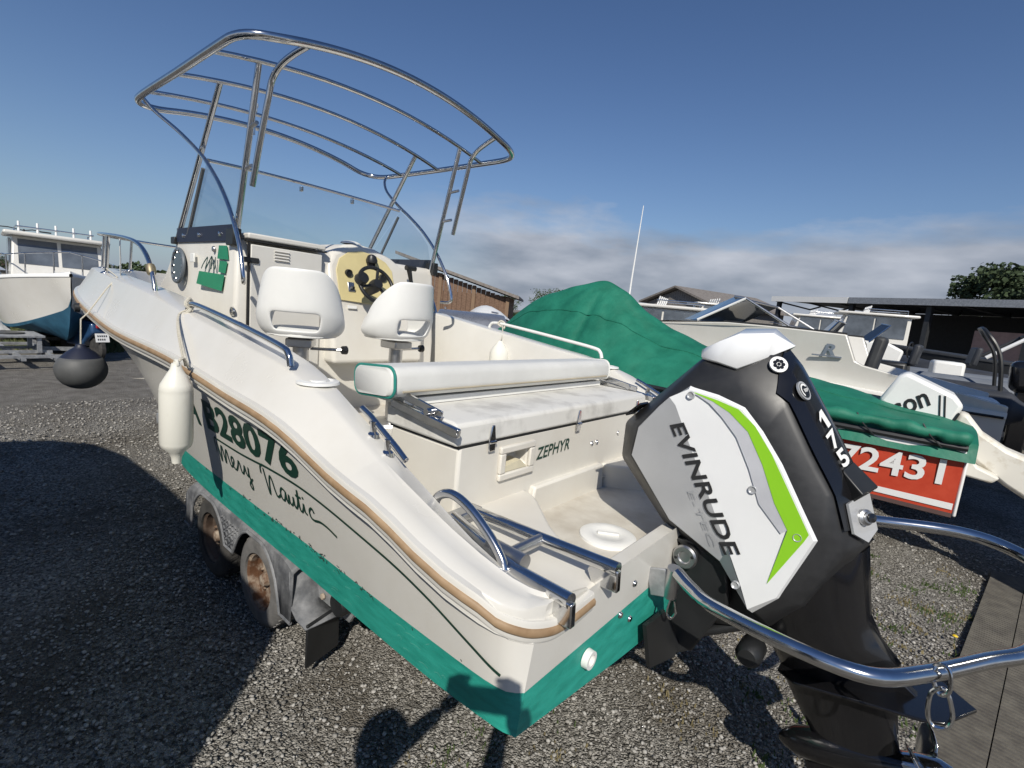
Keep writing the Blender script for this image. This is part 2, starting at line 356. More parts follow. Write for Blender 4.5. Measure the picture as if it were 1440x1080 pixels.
# loose stones near the camera: one uncountable mass
def stones(n, xr, yr_, rmin, rmax, name, mats):
    ico = bmesh.new(); bmesh.ops.create_icosphere(ico, subdivisions=1, radius=1); bv = np.array([v.co[:] for v in ico.verts]); bf = np.array([[v.index for v in f.verts] for f in ico.faces]); ico.free()
    nv = len(bv); pos = np.stack([RNG.uniform(*xr, n), RNG.uniform(*yr_, n)], 1)
    r = rmin+(rmax-rmin)*RNG.random(n)**2.2
    ang = RNG.uniform(0, 6.28, n); sc = np.stack([r, r*RNG.uniform(.6, 1, n), r*RNG.uniform(.35, .7, n)], 1)
    vv = bv[None]*sc[:, None]*(1+RNG.uniform(-.22, .22, (n, nv, 1)))
    ca, sa = np.cos(ang)[:, None], np.sin(ang)[:, None]
    x = vv[..., 0]*ca-vv[..., 1]*sa+pos[:, :1]; y = vv[..., 0]*sa+vv[..., 1]*ca+pos[:, 1:]; z = vv[..., 2]+(r*.18)[:, None]-.006
    V_ = np.stack([x, y, z], -1).reshape(-1, 3); F_ = (bf[None]+(np.arange(n)*nv)[:, None, None]).reshape(-1, 3)
    me = bpy.data.meshes.new(name); me.vertices.add(len(V_)); me.vertices.foreach_set('co', V_.ravel()); me.loops.add(F_.size); me.loops.foreach_set('vertex_index', F_.ravel().astype(np.int32))
    me.polygons.add(len(F_)); me.polygons.foreach_set('loop_start', np.arange(0, F_.size, 3, dtype=np.int32))
    for q in mats: me.materials.append(q)
    me.polygons.foreach_set('material_index', np.repeat(RNG.integers(0, len(mats), n), len(bf)).astype(np.int32)); me.update(calc_edges=True); me.validate()
    o = bpy.data.objects.new(name, me); COL.objects.link(o); struct(o, 'stuff'); return o
st = [mat('stone_a', (.28, .268, .245), .9, var=.2, scale=40), mat('stone_b', (.22, .208, .188), .9, var=.2, scale=40), mat('stone_c', (.38, .366, .34), .9, var=.15, scale=40), mat('stone_d', (.15, .142, .128), .9, var=.2, scale=40)]
s1 = stones(38000, (-1.6, 3.2), (-2.2, 2.3), .0035, .013, 'gravel', st); s1['label'] = 'loose pale gravel stones around the boat trailer'; s1['category'] = 'gravel'
s2 = stones(14000, (2.4, 8.0), (-1.6, 2.4), .005, .018, 'gravel', st); s2['label'] = 'loose darker gravel under and beyond the trailer'; s2['category'] = 'gravel'
s3 = stones(11000, (-3.2, .2), (-5.5, -1.0), .005, .015, 'gravel', st); s3['label'] = 'loose gravel between the red boat and the ribbed boards'; s3['category'] = 'gravel'
# small weeds in the gravel
def weeds(name, spots, h, material, label, dens=40, spread=.12):
    mb = MB()
    for (x, y) in spots:
        for _ in range(dens):
            a = random.uniform(0, 6.28); d = abs(random.gauss(0, spread)); px, py = x+d*math.cos(a), y+d*math.sin(a); hh = h*random.uniform(.4, 1.2); l = random.uniform(-.5, .5)*hh; l2 = random.uniform(-.5, .5)*hh; w_ = .0035+.003*random.random()
            mb.add([(px-w_, py, -.01), (px+w_, py, -.01), (px+l*.5+w_*.6, py+l2*.5, hh*.7), (px+l, py+l2, hh)], [(0, 1, 2), (0, 2, 3)])
    o = mbo(name, mb, material, smooth=0); struct(o, 'stuff'); o['label'] = label; o['category'] = 'grass'; return o
weedm = mat('weed_green', (.055, .085, .022), .8, var=.3, scale=20); drym = mat('dry_grass', (.17, .14, .07), .9, var=.3, scale=20)
weeds('weeds', [(random.uniform(-1.3, .9), random.uniform(-3.4, .8)) for _ in range(80)], .02, weedm, 'small green weeds growing through the gravel behind the outboard', 26, .07)
weeds('dry_grass', [(random.uniform(-1.3, 1.3), random.uniform(-3.4, .9)) for _ in range(60)], .014, drym, 'thin dry grass and moss in the gravel', 30, .09)

# ================================================================== MAIN BOAT
boat = thing('motor_boat', 'white open fishing boat with green bottom paint and steel top frame', 'boat', (3, 0, 0))
XS = sorted(set([0, .015, .035, .06, .1, .14, .2]+[round(.3+.1*i, 3) for i in range(60)]+[6.3, 6.35, 6.4, 6.43, 6.45]))
XS = [x for x in XS if x <= 6.45]
def hull_section(x):
    y, z = yr(x), zr(x); g = max(GREEN_Z, zc(x)+.012)
    pts = [(y, z-.012), (y, z-.05), (ys_(x)+.005, z-.056), (ys_(x), z-.06)]
    zt = z-.06
    for t in (.33, .66): zz = zt+(g-zt)*t; pts.append((hull_y(x, zz), zz))
    pts += [(hull_y(x, g), g), (yc(x), zc(x)), (yc(x)*.5, zc(x)*.45+zk(x)*.55), (0, zk(x))]
    return pts
rows = []
for x in XS:
    P = hull_section(x); rows.append([(x, y, z) for y, z in P]+[(x, -y, z) for y, z in reversed(P[:-1])])
mb = grid(rows); n = len(rows[0]); k = len(hull_section(0))
mi = []
for i in range(len(rows)-1):
    for j in range(n-1): mi.append(1 if 6 <= j <= n-8 else 0)
# transom: stitched across as strips between matching port and starboard points
r0 = rows[0]; o0 = len(mb.v); mb.v += [tuple(map(float, p)) for p in r0]
for j in range(k-1):
    a, b = j, n-1-j
    if j+1 == n-2-j: mb.f.append((o0+a, o0+j+1, o0+b))
    else: mb.f.append((o0+a, o0+j+1, o0+n-2-j, o0+b))
    mi.append(1 if j >= 6 else 0)
mb.m = mi
hull = mbo('hull', mb, [gel, green], boat, smooth=32); hull['label'] = 'white hull with green antifouling band'
# rub rail
path = [(x, yr(x)+.004, zr(x)) for x in XS if x >= .10][::-1]
stern = bez([(.065, 1.165, 1.055), (.035, 1.14, 1.040), (.010, 1.095, 1.020), (-.005, 1.03, 1.003), (-.008, .97, .996), (-.008, .9, .996), (-.008, .83, 1.0)], 4)
path = path[:-1]+[path[-1]]; stern = [tuple(p) for p in stern]
def rub_mesh(path, s):
    mb = MB(); sec = SEC
    rows = []
    for i, p in enumerate(path):
        a = np.array(path[max(i-1, 0)]); b = np.array(path[min(i+1, len(path)-1)]); t = b-a; t[2] = 0; t /= np.linalg.norm(t)+1e-9
        nrm = np.array((-t[1], t[0], 0))
        if nrm @ np.array((p[0]-2.5, p[1], 0)) < 0: nrm = -nrm
        rows.append([np.array((p[0], s*p[1], p[2]))+np.array((nrm[0], s*nrm[1], 0))*u+np.array((0, 0, v)) for u, v in sec])
    grid(rows, True, mb); m_ = len(sec); mb.f.append(tuple(range(m_))); mb.f.append(tuple((len(rows)-1)*m_+q for q in range(m_))); mb.m += [0, 0]
    return mb
for s in (1, -1):
    SEC = [(-.012, -.030), (.006, -.029), (.009, -.022), (.009, .022), (.006, .029), (-.012, .030)]
    rr_ = mbo('rub_rail', rub_mesh(path+stern, s), gel, hull, smooth=50)
    SEC = [(.002, -.0125), (.012, -.012), (.0165, -.006), (.0165, .006), (.012, .012), (.002, .0125)]
    rr_2 = mbo('rub_rail_insert', rub_mesh(path+stern, s), rubm, hull, smooth=50)
# deck moulding: gunwales, coaming walls and foredeck
def floor_z(x): return 1.0 if x < .62 else (.95 if x < 4.15 else 1.45)
def deck_section(x):
    y, z, g, gi = yr(x), zr(x), zg(x), zi(x); q = min(1, max(0, (x-1.0)/.5)); bow = min(1, y/.9)
    cr = y-.115*bow; yi = max(.02, y-(.21+.06*q)*bow); zf = floor_z(x); mid = (y-.014+cr)/2
    return [(y, z-.012), (y-.003, z+.024), (y-.010*bow, z+.030), (mid, (z+.030+g)/2+.004), (cr+.008*bow, g-.004), (cr-.008*bow, g+.002), (yi+.02*bow, gi+.002), (yi+.004, gi-.003), (yi-.006, gi-.022), (max(0, min(yi-.03, hull_y(x, max(zf, zc(x)+.05))-.05)), min(zf, gi-.03))]
DX = [x for x in XS if x not in (.6,)]+[.615, .625, 4.14, 4.16]; DX = sorted(set(DX))
for s in (1, -1):
    rows = [[(x, s*y, z) for y, z in deck_section(x)] for x in DX]
    mb = grid(rows)
    mb.add([(x+.004, y, z) for x, y, z in rows[0]], [tuple(range(len(rows[0])))])
    o = mbo('gunwale', mb, gel, boat, smooth=40)
# soft moulded line along the gunwale side
for s in (1, -1):
    mb = MB(); tube([(x, s*(yr(x)-.014-.045), zr(x)+.030+(zg(x)-zr(x)-.03)*.45-.0015) for x in np.linspace(1.25, 5.2, 40)], .003, 6, mb=mb); mbo('moulded_line', mb, gel, boat)
# floors
def strip_floor(x0, x1, z, inset=.03, n=24):
    xs = np.linspace(x0, x1, n); return grid([[(x, -(deck_section(x)[-1][0]+.01), z), (x, 0, z), (x, deck_section(x)[-1][0]+.01, z)] for x in xs])
mbo('cockpit_floor', strip_floor(.6, 4.2, .952), deckm, boat)
mbo('foredeck', strip_floor(4.15, 6.4, 1.452), liner, boat)
mbo('foredeck_bulkhead', prism([(-.5, .94), (.5, .94), (.85, 1.40), (.92, 1.45), (-.92, 1.45), (-.85, 1.40)], lambda y, z: (4.15, y, z), lambda y, z: (4.17, y, z)), liner, boat)
# stern: splash well, swim platforms, transom board
mbo('splash_well', box((.33, 0, .885), (.62, 1.5, .02)), deckm, boat)
def platform(s):
    edge = bez([(.66, .33), (.56, .36), (.45, .45), (.32, .56), (.17, .64), (.012, .70)], 6)
    outer = [(0.012, 1.0), (.08, 1.07), (.3, 1.1), (.66, 1.08)]
    poly = [tuple(p) for p in edge]+outer
    mb = prism(poly, lambda x, y: (x, s*y, .87), lambda x, y: (x, s*y, 1.018)); return mb
for s in (1, -1):
    mbo('swim_platform', platform(s), liner, boat, bevel=.018, seg=3)
mbo('transom_board', box((.040, 0, .945), (.07, 1.46, .13)), gel, boat, bevel=.008)
mbo('well_wall', prism([(-.33, .87), (.33, .87), (.30, 1.03), (-.30, 1.03)], lambda y, z: (.60, y, z), lambda y, z: (.64, y, z)), liner, boat, bevel=.01)
# round inspection hatch in the well
mb = lathe([(0, .012), (.06, .012), (.065, .016), (.105, .016), (.118, .010), (.120, 0)], c=(.27, .21, .895), seg=32)
h_ = mbo('inspection_hatch', mb, plastw, boat, smooth=50)
mbo('hatch_grip', box((.27, .21, .912), (.09, .022, .012), rot=rotm('Z', .6)), plastw, h_, bevel=.004)
mbo('cover_plate', box((.618, -.23, .965), (.01, .12, .09)), dashm, boat, bevel=.003)
# port of the transom: drain, thru-hull fittings, patch
for y, z, r in ((.80, .80, .028),):
    mbo('drain_outlet', lathe([(0, .0), (r*.6, .0), (r*.65, .02), (r, .02), (r*1.05, 0)], 'X', (-.002, y, z), 20, rot=rotm('Z', math.pi)), plastw, boat, smooth=50)
for y, z in ((.52, .93), (.60, .85), (.52, .80)):
    mbo('transom_bolt', lathe([(0, .006), (.009, .006), (.012, 0)], 'X', (-.002, y, z), 12, rot=rotm('Z', math.pi)), chrome, boat)
# stern bench box with lid
y0, y1, z0, z1 = .345, .505, 1.13, 1.215
O_ = [(.63, .77, .93), (.63, -.77, .93), (.63, -.77, 1.272), (.63, .77, 1.272)]; I_ = [(.63, y1, z0), (.63, y0, z0), (.63, y0, z1), (.63, y1, z1)]; J_ = [(.70, y1-.01, z0+.03), (.70, y0+.01, z0+.03), (.70, y0+.01, z1-.005), (.70, y1-.01, z1-.005)]
K_ = [(1.04, .77, .93), (1.04, -.77, .93), (1.04, -.77, 1.272), (1.04, .77, 1.272)]
link('bench_box', O_+I_+J_+K_, [(i, (i+1) % 4, 4+(i+1) % 4, 4+i) for i in range(4)]+[(4+i, 4+(i+1) % 4, 8+(i+1) % 4, 8+i) for i in range(4)]+[(8, 9, 10, 11)]+[(i, 12+i, 12+(i+1) % 4, (i+1) % 4) for i in range(4)]+[(12, 13, 14, 15)], liner, boat, bevel=.012, seg=3)
mb = prism([(.624, 1.281), (1.05, 1.281), (1.05, 1.372), (.66, 1.372), (.632, 1.362)], lambda x, z: (x, -.79, z), lambda x, z: (x, .79, z))
lid = mbo('bench_lid', mb, lidm, boat, bevel=.012, seg=3)
mbo('lid_seal', box((.836, 0, 1.2765), (.412, 1.545, .010)), seam, boat)
for y in (.60, -.03, -.66):
    hg = mbo('lid_hinge', prism([(-.018, 1.24), (.018, 1.24), (.02, 1.28), (.008, 1.345), (-.008, 1.345), (-.02, 1.28)], lambda u, z: (.6235, y+u, z), lambda u, z: (.616, y+u, z)), chrome, boat, bevel=.003)
    mbo('hinge_pin', tube([(.616, y-.018, 1.278), (.616, y+.018, 1.278)], .007), chrome, hg)
# recessed handle pocket
rc = MB(); y0, y1, z0, z1 = .31, .54, 1.10, 1.245
for (a, b, c_, d_) in ((y0, y1, z0, z0+.03), (y0, y1, z1-.03, z1), (y0, y0+.035, z0+.03, z1-.03), (y1-.035, y1, z0+.03, z1-.03)):
    box((.624, (a+b)/2, (c_+d_)/2), (.018, b-a, d_-c_), rc)
pk = mbo('storage_pocket', rc, liner, boat, bevel=.006)
pm = mat('pocket_cream', (.62, .57, .42), .5)
mbo('pocket_cup', prism([(y0+.04, z0+.032), (y1-.04, z0+.032), (y1-.04, z0+.055), (y0+.09, z0+.07)], lambda y, z: (.69, y, z), lambda y, z: (.626, y, z)), pm, pk)
lettering('name_lettering', 'ZEPHYR', lambda u, v: (.6265, .285-.265*u, 1.145+.012*u+.056*v), darkg, boat, bold=.015, shear=.15)
# shift of the box face so lettering sits on it
for y, z in ((-.20, 1.15), (-.25, 1.15), (-.48, 1.17)):
    mbo('box_screw', lathe([(0, .006), (.010, .005), (.013, 0)], 'X', (.629, y, z), 12, rot=rotm('Z', math.pi)), chrome, boat)
# swing-back cushion on flat steel arms
def rounded_rect(w_, h_, r, n=5):
    P = []
    for cx, cy, a0 in ((w_/2-r, h_/2-r, 0), (-w_/2+r, h_/2-r, 90), (-w_/2+r, -h_/2+r, 180), (w_/2-r, -h_/2+r, 270)):
        for i in range(n+1): a = R_(a0+90*i/n); P.append((cx+r*math.cos(a), cy+r*math.sin(a)))
    return P
cs = rounded_rect(.27, .122, .042)
ty = R_(-5)
def cpos(y, u, v, k=1.): return (1.035+k*(u*math.cos(ty)-v*math.sin(ty)), y, 1.466+k*(u*math.sin(ty)+v*math.cos(ty)))
ys = [-.82, -.81, -.78, -.6, -.3, 0, .3, .6, .84, .87, .88]; ks = [.8, .93, 1, 1, 1.01, 1.015, 1.01, 1, 1, .95, .88]
mb = grid([[cpos(y, u, v, k) for u, v in cs] for y, k in zip(ys, ks)], True)
for e in (0, len(ys)-1): mb.f.append(tuple(e*len(cs)+i for i in range(len(cs)))); mb.m.append(0)
cu = mbo('backrest_cushion', mb, vinylw, boat, smooth=50)
mbo('piping', tube([cpos(.868, u, v, .985) for u, v in cs], .006, 8, closed=True), mat('piping_teal', (.02, .22, .18), .5), cu)
mbo('piping', tube([cpos(-.79, u, v, .985) for u, v in cs], .006, 8, closed=True), vinylw, cu)
mbo('cushion_seam', tube([cpos(y, -.134, -.038) for y in np.linspace(-.76, .83, 30)], .0045, 6), mat('seam_beige', (.42, .37, .27), .7), cu)
mbo('cushion_base', box((1.035, .02, 1.389), (.20, 1.55, .028)), plastw, cu)
def flatbar(a, b, w_=.035, t=.008):
    a, b = np.array(a), np.array(b); d = b-a; L = np.linalg.norm(d); d /= L; up = np.array((0, 1, 0)); s_ = np.cross(d, up)
    rot = np.stack([d, up, s_], 1); return box((a+b)/2, (L, t, w_), rot=rot)
for s in (1, -1):
    arm = mbo('backrest_arm', flatbar((1.05, s*.80, 1.440), (.70, s*.80, 1.386)), chrome, boat, bevel=.004)
    mbo('arm_track', flatbar((.98, s*.815, 1.385), (.59, s*.815, 1.345), .036, .02), chrome, arm, bevel=.006)
    mbo('arm_pivot', tube([(.76, s*.79, 1.392), (.76, s*.83, 1.392)], .014), chrome, arm)
# boarding ladder folded on the port platform
lad = MB(); lz = 1.095
l1 = mbo('boarding_ladder', tube([(.535, .86, 1.065), (.156, .985, 1.078), (-.04, 1.0, 1.085)], .021, 14), chrome, boat)
mbo('ladder_rail', tube([(.545, .765, 1.065), (.258, .765, 1.075), (-.045, .757, 1.085)], .021, 14), chrome, l1)
mbo('ladder_rung', tube([(.227, .765, 1.078), (.229, .955, 1.078)], .018, 12), alu, l1)
mbo('ladder_crosspiece', box((.54, .815, 1.065), (.055, .16, .028), rot=rotm('Z', .08)), alu, l1, bevel=.006)
mbo('ladder_tread', tube([(.30, .935, 1.085), (.150, .950, 1.092)], .023, 16), alu, l1)
for y in (1.0, .757):
    mbo('ladder_bracket', prism([(-.055, -.045), (.03, -.05), (.05, -.01), (.03, .02), (-.05, .02)], lambda u, z: (.0+u, y-.012, 1.062+z), lambda u, z: (.0+u, y+.012, 1.062+z)), chrome, l1, bevel=.004)
# loop hand-holds
mbo('stern_grab_handle', tube(bez([(.475, 1.02, 1.16), (.46, 1.012, 1.205), (.41, 1.005, 1.225), (.34, 1.0, 1.205), (.26, .998, 1.155), (.20, 1.0, 1.105), (.175, 1.005, 1.065), (.17, 1.01, 1.02)], 6), .0145, 12), chrome, boat)
for s in (1, -1):
    P = bez([(2.28, s*1.135, 1.59), (2.27, s*1.135, 1.645), (2.20, s*1.135, 1.668), (1.9, s*1.137, 1.645), (1.5, s*1.14, 1.605), (1.24, s*1.145, 1.575), (1.185, s*1.145, 1.553), (1.165, s*1.145, 1.51)], 6)
    mbo('side_grab_rail', tube(P, .0125, 12), chrome if s > 0 else plastw, boat)
    mbo('deck_filler', lathe([(0, .012), (.03, .012), (.032, .007), (.05, .007), (.055, .012), (.075, .009), (.078, 0)], c=(1.075, s*1.085, zg(1.075)-.006), seg=28), plastw, boat, smooth=50)
    # mooring cleat
    cl = mbo('mooring_cleat', tube([(.83, s*1.055, 1.413), (.78, s*1.055, 1.396), (.62, s*1.062, 1.325), (.57, s*1.062, 1.297)], .011, 10), chrome, boat)
    mbo('cleat_base', lathe([(.022, 0), (.02, .012), (.011, .02), (.011, .055)], c=(.745, s*1.065, zg(.745)-.022)), chrome, cl)
    mbo('cleat_base', lathe([(.022, 0), (.02, .012), (.011, .02), (.011, .055)], c=(.655, s*1.07, zg(.655)-.022)), chrome, cl)
# bow pulpit
for s in (1, -1):
    pts = [(2.93, s*1.10, 1.63), (2.95, s*1.10, 1.72), (3.05, s*1.10, 1.86), (3.25, s*1.10, 1.965), (3.6, s*1.10, 2.015), (4.4, s*1.07, 2.06), (5.1, s*.93, 2.09), (5.7, s*.70, 2.11), (6.15, s*.30, 2.12), (6.22, 0, 2.12)]
    pr = mbo('pulpit_rail', tube(bez(pts, 7), .0135, 10), chrome, boat)
    for x, y, zt in ((4.16, 1.09, 2.045), (5.15, .92, 2.09), (5.9, .55, 2.11)):
        mbo('stanchion', tube([(x, s*y, zg(x)-.02), (x-.02, s*(y-.015), zt)], .0125, 10), chrome, pr)
        mbo('stanchion_foot', lathe([(.035, 0), (.033, .006), (.016, .016)], c=(x, s*y, zg(x)-.002)), chrome, pr)
    mbo('rail_clamp', lathe([(.022, -.03), (.026, -.015), (.026, .015), (.022, .03)], c=(3.02, s*1.10, 1.82), seg=14, rot=rotm('Y', .5)), mat('brass_dull', (.28, .24, .16), .5, .7), pr)
mbo('pulpit_cloth', grid([[(3.95+.05*i, 1.05-.012*i+.004*math.sin(3*j), 2.02-.07*j) for j in range(5)] for i in range(6)]), vinylw, boat, solid=.003)
# ---- console (cuddy): port and starboard sides, sloping front, top
CY = .80
prof = [(2.60, .94), (2.60, 1.45), (2.63, 2.0), (2.66, 2.06), (3.66, 2.07), (3.72, 2.04), (4.0, 1.85), (4.36, 1.68), (4.60, 1.50), (4.62, .94)]
ysec = [(-CY, 0), (CY, 0)]
mb = MB()
def cons_y(x, z, s):
    """half breadth narrows towards the front and leans in towards the top"""
    return s*(CY-.10*max(0, (x-3.7)/.9)-.03*max(0, (z-1.4)/.66))
n = len(prof)
for s in (1, -1):
    mb.add([(x, cons_y(x, z, s), z) for x, z in prof], [tuple(range(n))])
mb.add([(x, cons_y(x, z, 1), z) for x, z in prof]+[(x, cons_y(x, z, -1), z) for x, z in prof], [(i, i+1, n+i+1, n+i) for i in range(n-1)])
console = mbo('console', mb, liner, boat, bevel=.03, seg=3); 
bm = bmesh.new(); bm.from_mesh(console.data); bmesh.ops.remove_doubles(bm, verts=bm.verts, dist=.0005); bmesh.ops.recalc_face_normals(bm, faces=bm.faces); bm.to_mesh(console.data); bm.free()
# companion hatch lid and door
mbo('hatch_lid', box((2.85, .475, 2.078), (.54, .50, .035)), gel, console, bevel=.01, seg=3)
dr = mbo('companion_door', box((2.598, .475, 1.62), (.02, .46, .82)), gel, console, bevel=.006)
mbo('door_gap', box((2.5975, .715, 1.60), (.014, .012, .88)), seam, console)
mbo('lid_gap', box((2.60, .475, 2.052), (.03, .52, .010)), seam, console)
for dz in (0, .018, .036, .054): mbo('vent_louvre', box((2.583, .52, 1.955+dz), (.012, .09, .008), rot=rotm('Y', .5)), gel, dr)
mbo('door_hinge', box((2.583, .715, 1.935), (.012, .11, .032)), blackp, dr, bevel=.004)
mbo('door_catch', lathe([(0, .02), (.012, .018), (.014, 0)], 'X', (2.588, .42, 1.90), 12, rot=rotm('Z', math.pi)), chrome, dr)
mbo('lid_catch', lathe([(0, .02), (.014, .018), (.02, 0)], 'X', (2.60, .29, 2.07), 12, rot=rotm('Z', math.pi)), chrome, dr)
# helm pod: rounded raised fairing with cream panel
pod = [(.20, 1.30), (.20, 1.75), (.19, 1.98), (.14, 2.07), (.03, 2.135), (-.09, 2.155), (-.22, 2.14), (-.36, 2.09), (-.47, 2.02), (-.56, 1.96), (-.60, 1.6), (-.58, 1.30)]
def pod_x(z): return 2.47+.20*max(0, (z-1.5)/.65)
mb = prism(pod, lambda y, z: (pod_x(z), y, z), lambda y, z: (3.10, y, z))
helm = mbo('helm_fairing', mb, liner, boat, bevel=.035, seg=4)
pan = [(.13, 1.745), (.135, 1.95), (.10, 2.03), (.02, 2.085), (-.09, 2.105), (-.20, 2.09), (-.29, 2.05), (-.34, 1.99), (-.345, 1.80), (-.30, 1.72)]
dash = mbo('dash_panel', prism(pan, lambda y, z: (pod_x(z)-.004, y, z), lambda y, z: (pod_x(z)-.012, y, z)), dashm, helm, bevel=.003)
def gauge(y, z, r): return mbo('gauge', lathe([(0, .012), (r*.8, .012), (r*.85, .02), (r, .018), (r*1.05, 0)], 'X', (pod_x(z)-.012, y, z), 20, rot=rotm('Z', math.pi)), blackp, dash, smooth=40)
gauge(.045, 1.935, .026); gauge(-.15, 2.02, .03); gauge(-.24, 1.93, .03); 
mbo('compass', lathe([(.04, 0), (.042, .02), (.03, .05), (.012, .06), (0, .062)], c=(pod_x(2.03)-.03, -.15, 2.03), seg=18), blackp, dash)
mbo('switch_panel', box((pod_x(1.84)-.014, .035, 1.84), (.008, .05, .07), rot=rotm('Y', .3)), alu, dash, bevel=.003)
mbo('key_switch', box((pod_x(1.835)-.024, .03, 1.835), (.03, .02, .022)), blackp, dash, bevel=.004)
mbo('dash_vent', lathe([(0, .02), (.045, .02), (.07, .01), (.075, 0)], c=(2.78, -.08, 2.155), seg=20), plastw, helm)
mbo('builder_plate', box((pod_x(1.70)-.004, .04, 1.70), (.006, .07, .022), rot=rotm('Y', .3)), plastw, helm)
# steering wheel
wc = np.array((2.405, -.065, 1.87)); wrot = rotm('Y', R_(-62))
ring = [wc+wrot @ np.array((.135*math.cos(a), .135*math.sin(a), 0)) for a in np.linspace(0, 2*math.pi, 40, endpoint=False)]
whl = mbo('steering_wheel', tube(ring, .0135, 10, closed=True), blackp, boat)
for a in (100, 220, 340):
    e = wc+wrot @ np.array((.13*math.cos(R_(a)), .13*math.sin(R_(a)), 0)); mbo('wheel_spoke', tube([wc, e], .011, 8), blackp, whl)
mbo('wheel_hub', lathe([(0, .03), (.035, .028), (.045, 0), (.045, -.03), (.03, -.12)], c=wc, seg=20, rot=wrot), blackp, whl)
mbo('wheel_knob', lathe([(0, .05), (.04, .045), (.045, .0), (.04, -.01)], c=wc+wrot @ np.array((.02, .13, .01)), seg=18, rot=wrot), blackp, whl)
mbo('fuel_switch', box((2.44, -.12, 1.655), (.04, .11, .06)), blackp, helm, bevel=.006)
# throttle lever
th = mbo('throttle_control', lathe([(0, .04), (.05, .035), (.062, .01), (.065, 0)], 'X', (2.575, -.47, 1.83), 20, rot=rotm('Z', math.pi)), blackp, boat, smooth=45)
mbo('throttle_lever', tube([(2.53, -.47, 1.84), (2.515, -.455, 1.92), (2.52, -.43, 2.02)], .016, 10, taper=[.022, .014, .02]), blackp, th)
mbo('throttle_grip', tube([(2.52, -.40, 2.03), (2.52, -.49, 2.03)], .02, 10), blackp, th)
# seats on pedestals
def helm_seat(x, y, yaw, zpan=1.52):
    ca, sa = math.cos(yaw), math.sin(yaw)
    def T(p): return (x+p[0]*ca-p[1]*sa, y+p[0]*sa+p[1]*ca, p[2])
    nphi, rows = 23, []
    phis = np.linspace(-125, 125, nphi)
    levels = [0, .10, .22, .36, .50, .64, .80, .92, 1.0]
    for t in levels:
        row = []
        for ph in phis:
            a = R_(ph); c = math.cos(a)
            top = .13+.24*max(0, min(1, (c+.25)/1.0))**.8
            rx = .185+.02*(1-c); ry = .232
            flare = (.78+.22*min(1, t*3.2)**.6)*(1-.20*max(0, t-.35)**1.3)
            hx = -rx*c*flare-.05*t*max(0, c); hy = ry*math.sin(a)*flare
            row.append(T((hx, hy, zpan+top*t)))
        rows.append(row)
    mb = MB(); n = nphi; vv = [p for r in rows for p in r]; ff = []
    for i in range(len(rows)-1):
        for j in range(n-1):
            if 1 <= i <= 2 and 8 <= j <= n-10: continue
            ff.append((i*n+j, i*n+j+1, (i+1)*n+j+1, (i+1)*n+j))
    mb.add(vv, ff)
    # pan
    mb2 = MB(); base = rows[0]; cen = T((.02, 0, zpan-.015)); mb.add([*base, cen], [(i, i+1, n) for i in range(n-1)]+[(n-1, 0, n)])
    root = link('helm_seat', mb.v, mb.f, plastw, boat, smooth=60, solid=.016, subd=2)
    me = root.data; bm = bmesh.new(); bm.from_mesh(me); bmesh.ops.remove_doubles(bm, verts=bm.verts, dist=.001); bm.to_mesh(me); bm.free()
    mbo('seat_cushion', lathe([(0, .05), (.15, .045), (.19, .02), (.19, 0)], c=T((.03, 0, zpan)), seg=24), vinylw, root, smooth=60)
    mbo('pedestal', lathe([(.045, 0), (.045, zpan-.95-.03)], c=(x, y, .95), seg=20), alu, root)
    mbo('pedestal_base', lathe([(.15, 0), (.14, .02), (.06, .035)], c=(x, y, .95), seg=24), alu, root)
    mbo('swivel_plate', box((x, y, zpan-.04), (.16, .14, .05), rot=rotm('Z', yaw)), alu, root, bevel=.008)
    a = T((.02, -.05, zpan-.075)); b = T((.02, -.24, zpan-.07)); mbo('swivel_lever', tube([a, b], .009, 8), alu, root)
    mbo('lever_knob', lathe([(0, .02), (.024, .015), (.026, -.01), (0, -.02)], 'Y', b, 12), blackp, root)
    return root
sp = helm_seat(2.15, .60, R_(-38), 1.53); sp['label'] = 'port seat turned away with its slotted back to the stern'
sh = helm_seat(2.08, -.02, R_(2), 1.53); sh['label'] = 'helm seat facing forward behind the steering wheel'
